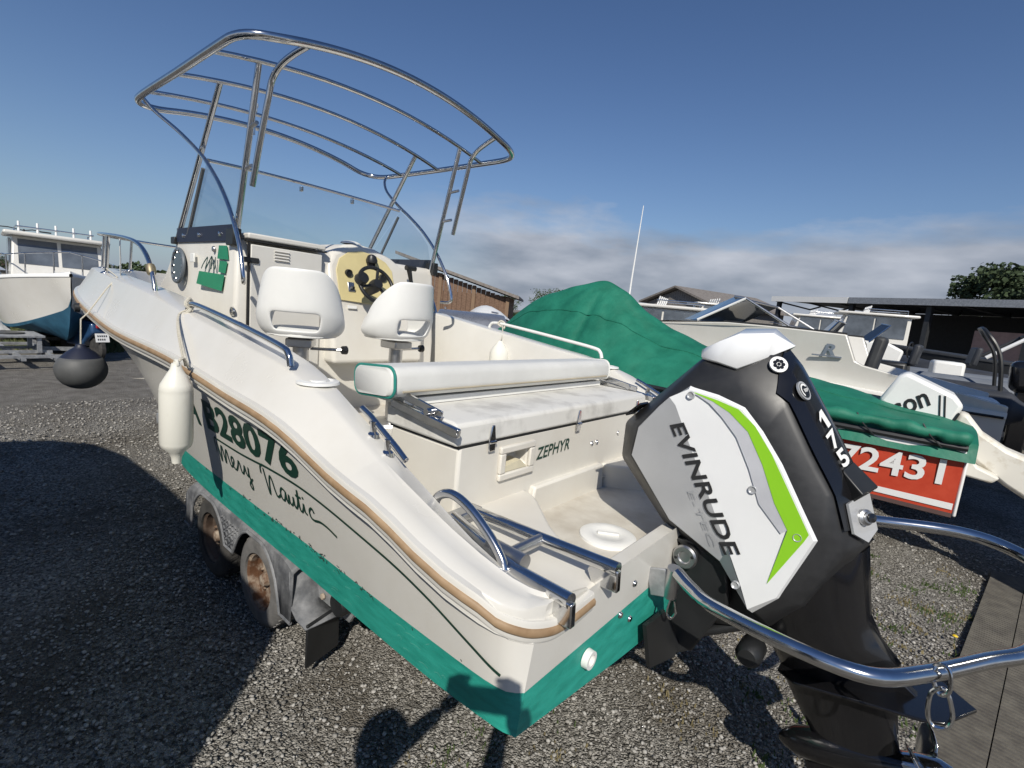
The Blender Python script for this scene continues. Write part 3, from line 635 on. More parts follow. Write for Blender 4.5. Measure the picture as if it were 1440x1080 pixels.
# ---- windshield
def arc_front(k, z, x0, bulge, half): return [(x0+bulge*(1-(y/half)**2), y, z) for y in np.linspace(half, -half, k)]
lo = arc_front(15, 2.07, 3.66, .24, .76); hi = [(x, y, z+.075*(1-(y/.76)**2)) for x, y, z in arc_front(15, 2.545, 3.12, .30, .76)]
ws = mbo('windshield', grid([lo, hi]), acryl, boat, smooth=80); ws['label'] = 'clear curved acrylic windscreen'
mbo('windshield_frame', tube([(p[0], p[1], p[2]+.004) for p in hi], .0125, 10), chrome, ws)
for s in (1, -1):
    hoop = bez([(3.64, s*.98, 2.945), (3.60, s*.92, 2.87), (3.42, s*.83, 2.74), (3.17, s*.79, 2.59), (3.02, s*.79, 2.50), (2.82, s*.795, 2.36), (2.64, s*.80, 2.19), (2.50, s*.805, 2.00), (2.435, s*.81, 1.84), (2.45, s*.80, 1.80), (2.52, s*.775, 1.795)], 6)
    hp = [p for p in hoop]
    mbo('windshield_hoop', tube(hoop, .0125, 10), chrome, ws)
    side = [(3.66, 2.07), (3.12, 2.545), (3.02, 2.485), (2.82, 2.345), (2.72, 2.25), (2.66, 2.07)]
    link('side_glass', [(x, s*.765, z) for x, z in side], [tuple(range(len(side)))], acryl, ws, smooth=0)
    mbo('glass_strip', box((3.16, s*.775, 2.085), (.98, .012, .10)), navy, ws, bevel=.002)
    for x in (3.5, 3.2, 2.85): mbo('glass_fastener', lathe([(0, .014), (.014, .01), (.016, 0)], 'Y', (x, s*.781, 2.08), 12) if s > 0 else lathe([(0, -.014), (.014, -.01), (.016, 0)], 'Y', (x, s*.781, 2.08), 12), chrome, ws)
    mbo('glass_edge_bar', tube([(3.44, s*.772, 2.09), (3.16, s*.775, 2.50)], .012, 6), mat('grey_rubber', (.09, .095, .10), .6), ws)
for y in (.45, .02, -.42):
    mbo('frame_clip', box((3.33+.02-.45*y*y*.2, y, 2.565), (.03, .022, .035)), chrome, ws, bevel=.004)
# ---- steel top frame
def arch(x, z0, half, rise, n=17): return [(x, y, z0+rise*(1-(y/half)**2)) for y in np.linspace(half, -half, n)]
top = []
ring = [(1.985, y, 2.955+.13*(1-(y/.86)**2)) for y in np.linspace(.84, -.84, 15)]
corner = lambda pts: pts
P = ring+[(2.03, -.94, 2.945), (2.12, -.99, 2.938), (2.3, -1.0, 2.935), (2.9, -1.0, 2.935), (3.5, -1.0, 2.94), (3.72, -.985, 2.942), (3.83, -.93, 2.948)]
P += [(3.87, y, 2.955+.10*(1-(y/.84)**2)) for y in np.linspace(-.82, .82, 11)]
P += [(3.83, .93, 2.948), (3.72, .985, 2.942), (3.5, 1.0, 2.94), (2.9, 1.0, 2.935), (2.3, 1.0, 2.935), (2.12, .99, 2.938), (2.03, .94, 2.945)]
tt = mbo('top_frame', tube(bez(P, 3, True), .021, 14, closed=True), chrome, boat); tt['label'] = 'bare stainless steel top frame without its canvas'
for x, r in ((2.40, .12), (2.93, .12), (3.44, .10)):
    mbo('cross_tube', tube(arch(x, 2.935, 1.0, r), .0135, 10), chrome, tt)
for s in (1, -1):
    mbo('aft_post', tube([(2.665, s*.765, 2.03), (2.41, s*.755, 2.985)], .0175, 12), chrome, tt)
    mbo('fore_post', tube([(3.70, s*.765, 2.04), (2.95, s*.755, 2.985)], .0175, 12), chrome, tt)
    mbo('aft_brace', tube(bez([(1.99, s*.70, 2.99), (2.10, s*.72, 2.965), (2.20, s*.735, 2.93), (2.27, s*.745, 2.87), (2.30, s*.75, 2.78), (2.36, s*.76, 2.58), (2.43, s*.77, 2.335)], 6), .0165, 12), chrome, tt)
    for z in (2.44, 2.66):
        xa = 2.665-(z-2.03)*.267; mbo('tube_clamp', tube([(xa, s*.76, z), (xa-.10, s*.765, z+.01)], .011, 8), alu, tt)
    mbo('post_foot', box((2.665, s*.775, 2.06), (.11, .05, .10)), blackp, tt, bevel=.006)
    mbo('post_foot', box((3.70, s*.765, 2.05), (.08, .06, .05)), blackp, tt, bevel=.006)
mbo('anchor_light', lathe([(.022, .02), (.022, .05), (.028, .055), (.028, .075), (.012, .08)], c=(3.44, .35, 3.02), seg=14), whitep, tt)
mbo('light_stem', tube([(3.44, .35, 2.88), (3.44, .35, 3.045)], .011, 8), chrome, tt)
# console side details (port)
def csd(x, z, off=.004): return (x, cons_y(x, z, 1)+off, z)
ph = [(3.62+.125*math.cos(a), 1.872+.118*math.sin(a)) for a in np.linspace(0, 2*math.pi, 28, endpoint=False)]
pl = mbo('porthole', prism([(3.62+(x-3.62)*.86, 1.872+(z-1.872)*.86) for x, z in ph], lambda x, z: csd(x, z, -.01), lambda x, z: csd(x, z, .008)), glassd, console)
mbo('porthole_ring', tube([csd(x, z, .006) for x, z in ph], .012, 8, closed=True), mat('grey_blue_plastic', (.10, .12, .14), .5), pl)
for a in np.linspace(0, 2*math.pi, 12, endpoint=False): mbo('ring_screw', lathe([(0, .006), (.009, .004), (.01, 0)], 'Y', csd(3.62+.115*math.cos(a), 1.872+.108*math.sin(a), .014), 8), chrome, pl)
lg = MB()
for poly in ([(2.90, 1.93), (2.72, 1.925), (2.755, 2.01), (2.885, 2.012)], [(2.87, 1.848), (2.76, 1.84), (2.735, 1.913), (2.86, 1.918)], [(3.24, 1.76), (2.80, 1.73), (2.77, 1.832), (3.20, 1.845)]):
    lg.add([csd(x, z) for x, z in poly], [(0, 1, 2, 3)])
mbo('maker_emblem', lg, logog, console, smooth=0)
strokes('emblem_letters', [[(3.16, 1.862), (3.12, 1.90), (3.06, 1.935), (3.07, 1.90), (3.09, 1.862)], [(3.09, 1.862), (3.04, 1.90), (2.99, 1.94), (2.995, 1.90), (3.0, 1.862)], [(2.985, 1.862), (2.985, 1.94), (2.93, 1.862), (2.925, 1.94)]], .013, lambda u, v: csd(u, v, .005), darkg, console)
mbo('side_fitting', box(csd(3.32, 1.93, .008), (.07, .012, .06)), plastw, console, bevel=.004)
mbo('side_catch', lathe([(0, .012), (.016, .010), (.02, 0)], 'Y', csd(2.97, 1.99, 0), 12), alu, console)
mbo('side_drain', lathe([(0, .004), (.012, .004), (.013, .012), (.026, .01), (.028, 0)], 'Y', csd(2.62, 1.62, 0), 16), chrome, console)
# hull lettering on the port side
def hs(x, z, off=.0035): return (x, hull_y(x, z)+off, z)
lettering('registration_lettering', 'B28076', lambda u, v: hs(1.85-.875*u, 1.116+.012*u+.150*v-.012*u*v), darkg, hull, bold=.028)
lettering('registration_lettering', 'A', lambda u, v: hs(2.10-.16*u, 1.11+.16*v), darkg, hull, bold=.028)
L_ = []
def W(x, z): return (x, z)
L_.append([(1.795, 1.02), (1.80, 1.075), (1.785, 1.092), (1.74, 1.09), (1.5, 1.092), (1.25, 1.105)])
L_.append([(1.775, 1.075), (1.765, 1.03), (1.755, .985), (1.735, 1.05), (1.72, 1.065), (1.712, 1.02), (1.705, .99), (1.685, 1.045), (1.668, 1.06), (1.66, 1.02), (1.645, .99), (1.62, 1.005), (1.60, 1.03), (1.61, 1.045), (1.63, 1.03), (1.62, 1.0), (1.59, .99), (1.56, 1.02), (1.545, 1.045), (1.535, 1.035), (1.53, 1.005), (1.515, .995), (1.495, 1.02), (1.485, 1.04), (1.478, 1.01), (1.46, 1.0), (1.445, 1.045), (1.45, 1.01), (1.435, .96), (1.445, .945), (1.46, .965), (1.42, 1.0)])
L_.append([(1.315, 1.06), (1.31, 1.09), (1.29, 1.103), (1.25, 1.105), (1.0, 1.106), (.75, 1.085), (.5, 1.045), (.32, 1.0), (.16, .945), (.05, .90)])
L_.append([(1.285, 1.092), (1.275, 1.03), (1.262, .985), (1.25, 1.04), (1.235, 1.072), (1.222, 1.06), (1.21, 1.02), (1.197, .998), (1.18, 1.003), (1.165, 1.015)])
L_.append([(1.122, 1.045), (1.145, 1.05), (1.162, 1.03), (1.157, 1.005), (1.137, 1.002), (1.122, 1.03), (1.119, 1.045), (1.115, 1.01), (1.104, 1.003), (1.094, 1.04), (1.092, 1.012), (1.078, 1.003), (1.062, 1.02), (1.058, 1.043), (1.055, 1.01), (1.042, 1.004), (1.026, 1.03), (1.018, 1.085), (1.016, 1.015), (1.0, 1.004), (.986, 1.025), (.981, 1.042), (.977, 1.012), (.962, 1.006)])
L_.append([(.908, 1.032), (.922, 1.046), (.942, 1.030), (.938, 1.008), (.915, 1.002), (.87, 1.012), (.82, 1.010), (.765, .998)])
L_.append([(1.036, 1.058), (1.015, 1.059), (.996, 1.06)]); L_.append([(.984, 1.064), (.980, 1.066), (.975, 1.068)])
strokes('script_lettering', L_, .0095, lambda u, v: hs(u, v), darkg, hull)
sc_ = []
for _ in range(60):
    x = random.choice((random.uniform(.55, 1.0), random.uniform(.9, 1.6), random.uniform(.1, 2.2))); z = GREEN_Z+random.uniform(-.012, .014); l_ = random.uniform(.004, .02)
    sc_.append([(x, z), (x-l_*.6, z+random.uniform(-.008, .008)), (x-l_, z+random.uniform(-.01, .01))])
struct(strokes('waterline_scuff', sc_, .0035, lambda u, v: hs(u, v, .0025), mat('scuff_dark', (.03, .06, .05), .8), hull), 'stuff')
sc_ = []
for _ in range(46):
    x = random.uniform(.15, 2.4); z = random.uniform(.74, .85); l_ = random.uniform(.01, .05)
    sc_.append([(x, z), (x-l_*.5, z+.006), (x-l_, z+random.uniform(-.004, .012))])
struct(strokes('antifouling_scratch', sc_, .002, lambda u, v: hs(u, v, .0025), mat('scratch_pale', (.10, .42, .34), .8), hull), 'stuff')
# mooring line fairlead stain strip at the bow: black roller
mbo('bow_fitting', lathe([(0, .03), (.03, .028), (.035, 0)], 'Y', (4.15, yr(4.15)+.02, zr(4.15)-.02), 14), blackp, boat)
# stern hardware carried by the transom: steel bar looping round the outboard
bar = bez([(-.10, .40, .965), (-.16, .435, .952), (-.245, .475, .945), (-.45, .50, .945), (-.645, .475, .945), (-.765, .345, .95), (-.89, .16, .96), (-.995, .02, .98), (-1.06, -.20, 1.03), (-1.06, -.40, 1.085), (-.98, -.50, 1.11), (-.83, -.53, 1.115), (-.57, -.47, 1.085), (-.30, -.44, 1.04), (-.05, -.42, .98)], 6)
sb = mbo('stern_bar', tube(bar, .0225, 16), chrome, boat); sb['label'] = 'stainless bar looping round the outboard'
mbo('bar_socket', tube([(-.085, .395, .975), (-.075, .375, .86)], .024, 14), alu, sb)
mbo('bar_bracket', box((-.035, .39, .90), (.075, .012, .10), rot=rotm('Y', .3)), galv, sb, bevel=.004)
mbo('bar_bracket', box((-.03, -.42, .96), (.07, .05, .06)), galv, sb, bevel=.004)
mbo('lashing_pin', tube(bez([(-.08, .375, .855), (-.075, .38, .80), (-.085, .36, .77), (-.10, .36, .80), (-.095, .375, .85)], 4), .005, 6), chrome, sb)
mbo('trim_plate', prism([(.30, .755), (.47, .77), (.43, .60), (.20, .53), (.16, .56)], lambda y, z: (-.03+.12*(.77-z)*-1, y, z), lambda y, z: (-.045+.12*(.77-z)*-1, y, z)), blackp, boat)

# ================================================================== OUTBOARD (tilted a little, hung on the transom)
PANEL = [(.027, 1.583), (-.078, 1.57), (-.172, 1.543), (-.242, 1.473), (-.316, 1.379), (-.387, 1.266), (-.456, 1.159), (-.378, .92), (-.308, .832), (-.18, .967), (.029, 1.055), (.22, 1.266), (.206, 1.387), (.132, 1.489)]
FRAME = [(.003, 1.681), (-.116, 1.659), (-.223, 1.602), (-.293, 1.566), (-.382, 1.422), (-.459, 1.311), (-.529, 1.136), (-.444, .917), (-.329, .8), (-.18, .939), (.036, 1.027), (.254, 1.25), (.249, 1.39), (.144, 1.511)]
SPINE = [(.035, 1.702), (-.077, 1.793), (-.182, 1.802), (-.286, 1.693), (-.41, 1.512), (-.523, 1.332), (-.588, 1.146), (-.476, .856), (-.346, .71), (-.152, .859), (.084, .952), (.341, 1.198), (.347, 1.362), (.188, 1.537)]
motor = thing('outboard_motor', 'large white and charcoal outboard with lime green stripe on the white boat', 'outboard', (-.1, 0, .95))
n = 14
mb = MB()
for s in (1, -1):
    pr = [(x, s*.198, z) for x, z in PANEL]; fr = [(x, s*.165, z) for x, z in FRAME]; sp_ = [(x, 0, z) for x, z in SPINE]
    hf = [(.35*np.array(a)+.65*np.array(b)) for a, b in zip(fr, sp_)]
    hf = [np.array((p[0], s*.095, p[2])) for p in hf]
    mb.add(pr+fr+hf+sp_, [(i, (i+1) % n, n+(i+1) % n, n+i) for i in range(n)]+[(n+i, n+(i+1) % n, 2*n+(i+1) % n, 2*n+i) for i in range(n)]+[(2*n+i, 2*n+(i+1) % n, 3*n+(i+1) % n, 3*n+i) for i in range(n)]+[tuple(range(n))])
cowl = mbo('cowl', mb, cowld, motor, smooth=40, bevel=.016, seg=3); cowl['label'] = 'charcoal cowl shell'
bm = bmesh.new(); bm.from_mesh(cowl.data); bmesh.ops.remove_doubles(bm, verts=bm.verts, dist=.0005); bmesh.ops.recalc_face_normals(bm, faces=bm.faces); bm.to_mesh(cowl.data); bm.free()
# side panels: forward facet greyed by shade put into its colour, white aft facet, a ridge between them standing proud
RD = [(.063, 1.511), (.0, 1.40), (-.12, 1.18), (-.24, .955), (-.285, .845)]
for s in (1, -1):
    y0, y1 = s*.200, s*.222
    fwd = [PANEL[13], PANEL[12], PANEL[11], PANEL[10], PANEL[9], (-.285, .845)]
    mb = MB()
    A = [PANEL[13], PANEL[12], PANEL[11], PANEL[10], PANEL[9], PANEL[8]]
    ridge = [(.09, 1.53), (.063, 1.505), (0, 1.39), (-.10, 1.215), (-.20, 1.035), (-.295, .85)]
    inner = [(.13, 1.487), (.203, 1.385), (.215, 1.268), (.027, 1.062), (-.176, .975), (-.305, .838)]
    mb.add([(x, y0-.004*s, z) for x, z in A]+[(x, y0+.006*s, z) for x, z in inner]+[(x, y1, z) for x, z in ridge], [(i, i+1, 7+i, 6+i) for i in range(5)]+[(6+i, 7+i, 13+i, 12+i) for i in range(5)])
    sp1 = mbo('shaded_side_panel', mb, cowls, motor, smooth=20)
    B = PANEL[0:8]; mb = MB()
    rid2 = [(.09, 1.53), (.063, 1.505), (0, 1.39), (-.10, 1.215), (-.16, 1.107), (-.22, 1.0), (-.26, .925), (-.295, .85)]
    innB = [(.026, 1.572), (-.077, 1.559), (-.168, 1.533), (-.236, 1.466), (-.309, 1.373), (-.38, 1.262), (-.445, 1.158), (-.372, .925)]
    mb.add([(x, y0-.004*s, z) for x, z in B]+[(x, y0+.012*s, z) for x, z in innB]+[(x, y1, z) for x, z in rid2], [(i, i+1, 9+i, 8+i) for i in range(7)]+[(8+i, 9+i, 17+i, 16+i) for i in range(7)])
    mb.add([(PANEL[13][0], y0-.004*s, PANEL[13][1]), (PANEL[0][0], y0-.004*s, PANEL[0][1]), (innB[0][0], y0+.012*s, innB[0][1]), (rid2[0][0], y1, rid2[0][1])], [(0, 1, 2, 3)])
    mb.add([(PANEL[7][0], y0-.004*s, PANEL[7][1]), (PANEL[8][0], y0-.004*s, PANEL[8][1]), (rid2[7][0], y1, rid2[7][1]), (innB[7][0], y0+.012*s, innB[7][1])], [(0, 1, 2, 3)])
    sp2 = mbo('white_side_panel', mb, cowlw, motor, smooth=20)
    def yw(x, z):   # surface of the white facet: interpolate between the ridge line and the aft edge
        rx = np.interp(-z, [-1.53, -1.505, -1.39, -1.215, -1.035, -.85], [.09, .063, 0, -.10, -.20, -.295])
        ex = np.interp(-z, [-1.572, -1.559, -1.533, -1.466, -1.373, -1.262, -1.158, -.925, -.85], [.026, -.077, -.168, -.236, -.309, -.38, -.445, -.372, -.31])
        t = np.clip((rx-x)/max(1e-3, rx-ex), 0, 1); return s*(.222-.010*t)
    GR = [(.002, 1.566), (-.082, 1.552), (-.157, 1.534), (-.218, 1.488), (-.284, 1.405), (-.426, 1.183), (-.421, 1.152), (-.339, .965), (-.369, 1.169), (-.317, 1.246), (-.261, 1.364), (-.199, 1.464), (-.13, 1.517)]
    up_, lo_ = [(.002, 1.566), (-.082, 1.552), (-.157, 1.534), (-.218, 1.488), (-.284, 1.405), (-.355, 1.294), (-.43, 1.176)], [(.0, 1.563), (-.068, 1.545), (-.13, 1.517), (-.199, 1.464), (-.261, 1.364), (-.317, 1.246), (-.369, 1.169)]
    pts = [(x, yw(x, z)+s*.0065, z) for x, z in up_]+[(x, yw(x, z)+s*.0065, z) for x, z in lo_]
    f = [(i, i+1, 8+i, 7+i) for i in range(6)]
    o = len(pts); pts += [(-.421, yw(-.421, 1.15)+s*.0065, 1.15), (-.339, yw(-.339, .965)+s*.0065, .965)]
    f += [(6, o, 13), (o, o+1, 13)]
    link('lime_stripe', pts, f, lime, motor, smooth=0)
    band = [(-.004, 1.56), (-.058, 1.535), (-.105, 1.497), (-.165, 1.437), (-.222, 1.338), (-.272, 1.228), (-.352, 1.150)]
    link('grey_band', [(x, yw(x, z)+s*.0050, z) for x, z in lo_]+[(x, yw(x, z)+s*.0050, z) for x, z in band], [(i, i+1, 8+i, 7+i) for i in range(6)], mat('decal_pale_grey', (.50, .51, .54), .3), motor, smooth=0)
    for x, z in ((.012, 1.552), (-.245, 1.27), (-.40, 1.155), (-.245, .92)):
        mbo('panel_screw', lathe([(0, .004), (.008, .004), (.013, .009), (.015, 0)] if s > 0 else [(0, -.004), (.008, -.004), (.013, -.009), (.015, 0)], 'Y', (x, yw(x, z), z), 12), cowls, motor)
    # maker's name on the forward facet, reading down
    def on_forward_facet(u, v):
        a = np.array((.075, 1.425)); b = np.array((-.195, 1.005)); c = np.array((.0, 1.453))   # baseline start/end, cap-height side
        if s < 0: a, b = b-0, a-0
        up2 = np.array((-.05, .030)) if s > 0 else np.array((.05, -.030))
        o2 = (a if s > 0 else a+np.array((-.05, .03)))
        p = o2+(b-a)*u+up2*v
        # plane of forward facet
        rx = np.interp(-p[1], [-1.505, -1.39, -1.215, -1.035, -.85], [.063, 0, -.10, -.20, -.295]); fx = np.interp(-p[1], [-1.487, -1.385, -1.268, -1.062, -.975, -.838], [.13, .203, .215, .027, -.176, -.305])
        t = np.clip((p[0]-rx)/max(1e-3, fx-rx), 0, 1); return (p[0], s*(.222-.016*t+.0045), p[1])
    lettering('maker_lettering', 'EVINRUDE', on_forward_facet, cowld, motor, bold=.02, shear=.1)
    def on_forward_facet2(u, v):
        q0 = np.array(on_forward_facet(.5+.42*u if s > 0 else .08+.42*u, -.62+.34*v)); return q0
    lettering('maker_lettering', 'E-TEC', on_forward_facet2, mat('lettering_grey', (.32, .33, .34), .4), motor, shear=.1)
# white top cap
mb = MB()
edge = [(.012, .165, 1.690), (-.05, .172, 1.682), (-.116, .168, 1.668), (-.19, .10, 1.716), (-.25, .0, 1.764)]
crest = [(.045, .0, 1.712), (-.02, .0, 1.765), (-.082, .0, 1.806), (-.182, .0, 1.816), (-.25, .0, 1.764)]
mid = [(.035, .10, 1.712), (-.03, .11, 1.752), (-.09, .105, 1.786), (-.188, .06, 1.80), (-.25, 0, 1.764)]
for s in (1, -1): grid([[(x, s*y, z) for x, y, z in L] for L in (edge, mid, crest)], mb=mb)
link('white_top_cap', mb.v, mb.f, cowlw, motor, smooth=25, solid=.014)
# gloss black aft panel with the power number
def strip(s_, t, off=.0):   # s_ along the back (0 top..1 bottom), t from port edge to the centre line and over to starboard (0..2)
    i = 2.6+3.1*s_; k = int(i); fr_ = i-k
    F = np.array(FRAME[k])*(1-fr_)+np.array(FRAME[k+1])*fr_; S = np.array(SPINE[k])*(1-fr_)+np.array(SPINE[k+1])*fr_
    sg = 1 if t <= 1 else -1; tt_ = t if t <= 1 else 2-t
    H = .35*F+.65*S
    if tt_ < .5: q = F+(H-F)*tt_*2; y = .165+(.095-.165)*tt_*2
    else: q = H+(S-H)*(tt_-.5)*2; y = .095*(1-(tt_-.5)*2)
    return np.array((q[0]-off*.85, sg*(y+off*.55 if tt_ < .99 else 0), q[1]+off*.35))
ss = np.linspace(-.08, .98, 12); ts = np.linspace(.06, 1.94, 15)
mbo('aft_panel', grid([[strip(a, b, .010) for b in ts] for a in ss]), cowlk, motor, smooth=30)
for ch, s0, w0, w1 in (('1', .335, .56, .17), ('7', .445, .46, .34), ('5', .555, .48, .34)):
    if ch == '1':
        one = [(0, .70), (.55, 1), (1, 1), (1, 0), (.45, 0), (.45, .72), (0, .55)]; link('power_lettering', [strip(s0+.095*(1-v), w0-.06+.26*u+.05*(1-v), .0165) for u, v in one], [(1, 2, 3, 4, 5), (0, 1, 5, 6)], whitep, motor, smooth=0); continue
    lettering('power_lettering', ch, lambda u, v: strip(s0+.095*(1-v), w0+w1*u+.05*(1-v), .0165), whitep, motor, bold=.03)
def disc_on(name, s0, t0, r, material, parent, off):
    c = strip(s0, t0, off); a = strip(s0+.02, t0, off)-c; b = strip(s0, t0+.06, off)-c; a /= np.linalg.norm(a); b = b-(b @ a)*a; b /= np.linalg.norm(b)
    P = [c+r*(math.cos(q)*a+math.sin(q)*b) for q in np.linspace(0, 2*math.pi, 28, endpoint=False)]
    nn = np.cross(a, b); nn = nn if nn[1] > 0 else -nn
    mb = MB().add([p-nn*.004 for p in P]+[p+nn*.003 for p in P], [tuple(range(28)), tuple(range(28, 56))]+[(i, (i+1) % 28, 28+(i+1) % 28, 28+i) for i in range(28)]); return mbo(name, mb, material, parent), c, a, b, nn
d1, c, a, b, nn = disc_on('round_badge', .19, .50, .034, cowls, motor, .015)
link('badge_face', [c+nn*.0042+.027*(math.cos(q)*a+math.sin(q)*b) for q in np.linspace(0, 2*math.pi, 24, endpoint=False)], [tuple(range(24))], cowlk, d1, smooth=0)
link('badge_arc', [c+nn*.0052+r*(math.cos(q)*a+math.sin(q)*b) for q in np.linspace(2.2, 5.6, 14) for r in (.018, .025)], [(2*i, 2*i+1, 2*i+3, 2*i+2) for i in range(13)], whitep, d1, smooth=0)
lettering('badge_lettering', 'BRP', lambda u, v: c+nn*.0055+b*(-.006+.028*u)+a*(.006-.012*v), whitep, d1, bold=.02)
d2, c, a, b, nn = disc_on('round_emblem', -.12, .42, .030, whitep, motor, .016)
mb = MB()
for i in range(7):
    q0 = 2*math.pi*i/7; cc_ = c+nn*.0045+.014*(math.cos(q0)*a+math.sin(q0)*b); mb.add([cc_+.007*(math.cos(q)*a+math.sin(q)*b) for q in np.linspace(0, 2*math.pi, 8, endpoint=False)], [tuple(range(8))])
mb.add([c+nn*.0045+.006*(math.cos(q)*a+math.sin(q)*b) for q in np.linspace(0, 2*math.pi, 8, endpoint=False)], [tuple(range(8))])
mbo('emblem_pattern', mb, cowlk, d2, smooth=0)
# lower aft: black handle and silver bezel with round knob
mb = MB(); q = [strip(.84, .25, .016), strip(.80, 1.0, .018), strip(1.03, 1.0, .02), strip(1.06, .55, .018), strip(1.0, .22, .016)]; mb.add(q, [(0, 1, 2, 3, 4)]); link('silver_bezel', mb.v, mb.f, cowls, motor, smooth=0, solid=.008)
kc = strip(.93, .62, .018); mbo('flush_knob', lathe([(.026, 0), (.026, .012), (.018, .016), (.018, .024), (0, .026)], c=kc, seg=20, rot=np.array(Vector((-.72, .6, .3)).to_track_quat('Z', 'Y').to_matrix())), alu, motor)
kc2 = strip(.93, .62, .040); mbo('knob_cap', lathe([(.015, 0), (.015, .008), (0, .010)], c=kc2, seg=16, rot=np.array(Vector((-.72, .6, .3)).to_track_quat('Z', 'Y').to_matrix())), cowlk, motor)
mb = MB(); q = [strip(.66, .5, .012), strip(.66, 1.0, .014), strip(.80, 1.0, .055), strip(.80, .45, .05), strip(.84, 1.0, .012), strip(.84, .45, .012)]; mb.add(q, [(0, 1, 2, 3), (3, 2, 4, 5), (0, 3, 5), (1, 4, 2)]); mbo('lift_handle', mb, blackp, motor, bevel=.006)
# intake louvres at the front of the cowl
for i in range(3): mbo('intake_slot', box((.275-.018*i, .125, 1.425+.018*i), (.03, .075, .008), rot=rotm('Y', .8)), cowlk, motor)
# midsection and lower unit: airfoil sections stacked along the leg
def foil(x0, x1, z0, z1, hw, nn_=16):
    pts = []
    for k in range(nn_):
        a = 2*math.pi*k/nn_; u = .5+.5*math.cos(a); yv = hw*math.sin(a)*(1.0-.25*(u-.5)); pts.append((x1+(x0-x1)*u, yv, z1+(z0-z1)*u))
    return pts
secs = [(-.20, -.585, .93, 1.13, .15), (-.27, -.605, .80, 1.02, .145), (-.30, -.628, .72, .90, .13), (-.345, -.67, .66, .83, .115), (-.39, -.73, .60, .775, .095), (-.405, -.735, .57, .72, .07), (-.44, -.748, .51, .61, .05), (-.49, -.77, .44, .50, .042), (-.53, -.79, .39, .43, .045)]
mb = grid([foil(*q) for q in secs], True)
leg = mbo('midsection', mb, cowlk, motor, smooth=50); leg['label'] = 'gloss black midsection and gearcase leg'
mbo('anti_ventilation_plate', prism([(-.40, .07), (-.46, .13), (-.80, .135), (-.85, .12), (-.925, -.0), (-.85, -.12), (-.80, -.135), (-.46, -.13), (-.40, -.07)], lambda x, y: (x, y, .60+(-.40-x)*.245), lambda x, y: (x, y, .588+(-.40-x)*.245)), cowlk, leg, bevel=.004)
mbo('plate_fin', prism([(-.58, .63), (-.80, .685), (-.72, .735), (-.62, .72)], lambda x, z: (x, -.02, z), lambda x, z: (x, .02, z)), cowlk, leg, bevel=.006)
ax0, ax1 = np.array((-.44, 0, .30)), np.array((-.80, 0, .435))
mbo('gearcase', tube([ax0+(ax1-ax0)*t for t in (0, .05, .15, .35, .6, .85, 1)], .05, 16, taper=[.012, .03, .05, .06, .06, .052, .045]), cowlk, leg)
mbo('skeg', prism([(-.50, .33), (-.74, .40), (-.72, .24), (-.62, .17), (-.57, .18)], lambda x, z: (x, -.008, z), lambda x, z: (x, .008, z)), cowlk, leg, bevel=.003)
hubc = ax1+(ax1-ax0)*.14; dirp = (ax1-ax0)/np.linalg.norm(ax1-ax0); rp = np.array(Vector(dirp).to_track_quat('Z', 'Y').to_matrix())
prop = mbo('propeller', lathe([(.045, -.06), (.05, -.02), (.048, .04), (.03, .07), (0, .075)], c=hubc, seg=18, rot=rp), chrome, leg)
for k in range(3):
    rows = []
    for r in (.04, .08, .12, .155, .17):
        w_ = .9*math.sin(math.pi*min(1, (r+.02)/.21))*.62
        rows.append([hubc+rp @ np.array((r*math.cos(2.1*k+a+.5*r/.17), r*math.sin(2.1*k+a+.5*r/.17), .028*(a/.4))) for a in np.linspace(-w_, w_, 7)])
    link('blade', *(lambda q: (q.v, q.f))(grid(rows)), chrome, prop, smooth=60, solid=.004)
# clamp bracket, tilt tube and steering cap
mb = MB()
for s in (1, -1): prism([(.02, .98), (-.10, 1.0), (-.20, .95), (-.22, .80), (-.12, .56), (-.04, .50), (-.02, .62), (-.02, .96)], lambda x, z: (x, s*.12, z), lambda x, z: (x, s*.165, z), mb)
mbo('clamp_bracket', mb, blackp, motor, bevel=.01)
mbo('swivel_bracket', box((-.20, 0, .84), (.22, .22, .30), rot=rotm('Y', .4)), blackp, motor, bevel=.03)
mbo('tilt_tube', tube([(-.06, -.21, .945), (-.06, .185, .945)], .034, 18), blackp, motor)
mbo('tilt_cap', lathe([(.045, 0), (.046, .014), (.040, .022), (.024, .020), (.020, .014), (0, .014)], 'Y', (-.05, .185, .935), 28), alu, motor, smooth=40)
for dx, dz in ((.03, -.01), (-.03, .012)): mbo('cap_screw', lathe([(0, .004), (.006, .003), (.006, 0)], 'Y', (-.05+dx, .205, .935+dz), 8), blackp, motor)
mbo('trim_ram', tube([(-.10, .10, .60), (-.27, .05, .70)], .02, 12), blackp, motor)
mbo('trim_ram', tube([(-.10, -.10, .60), (-.27, -.05, .70)], .02, 12), blackp, motor)
mbo('mount_cover', lathe([(0, .0), (.03, .0), (.045, .02), (.045, .10), (.03, .12), (0, .12)], 'Y', (-.315, .07, .655), 16), blackp, motor, smooth=50)
# snap hook hanging on the stern bar
hk = bez([(-.795, .335, .985), (-.775, .33, .965), (-.785, .335, .925), (-.80, .34, .905), (-.815, .345, .925), (-.81, .34, .968)], 5, True)
hook = thing('snap_hook', 'steel snap hook hanging on a ring from the stern bar', 'hook', (-.79, .33, .85))
mbo('ring', tube(hk, .0055, 8, closed=True), chrome, hook)
mbo('hook_body', tube(bez([(-.80, .342, .925), (-.782, .345, .90), (-.785, .35, .845), (-.80, .352, .82), (-.825, .352, .83), (-.832, .348, .865), (-.815, .343, .915)], 5, True), .0055, 8, closed=True), chrome, hook)

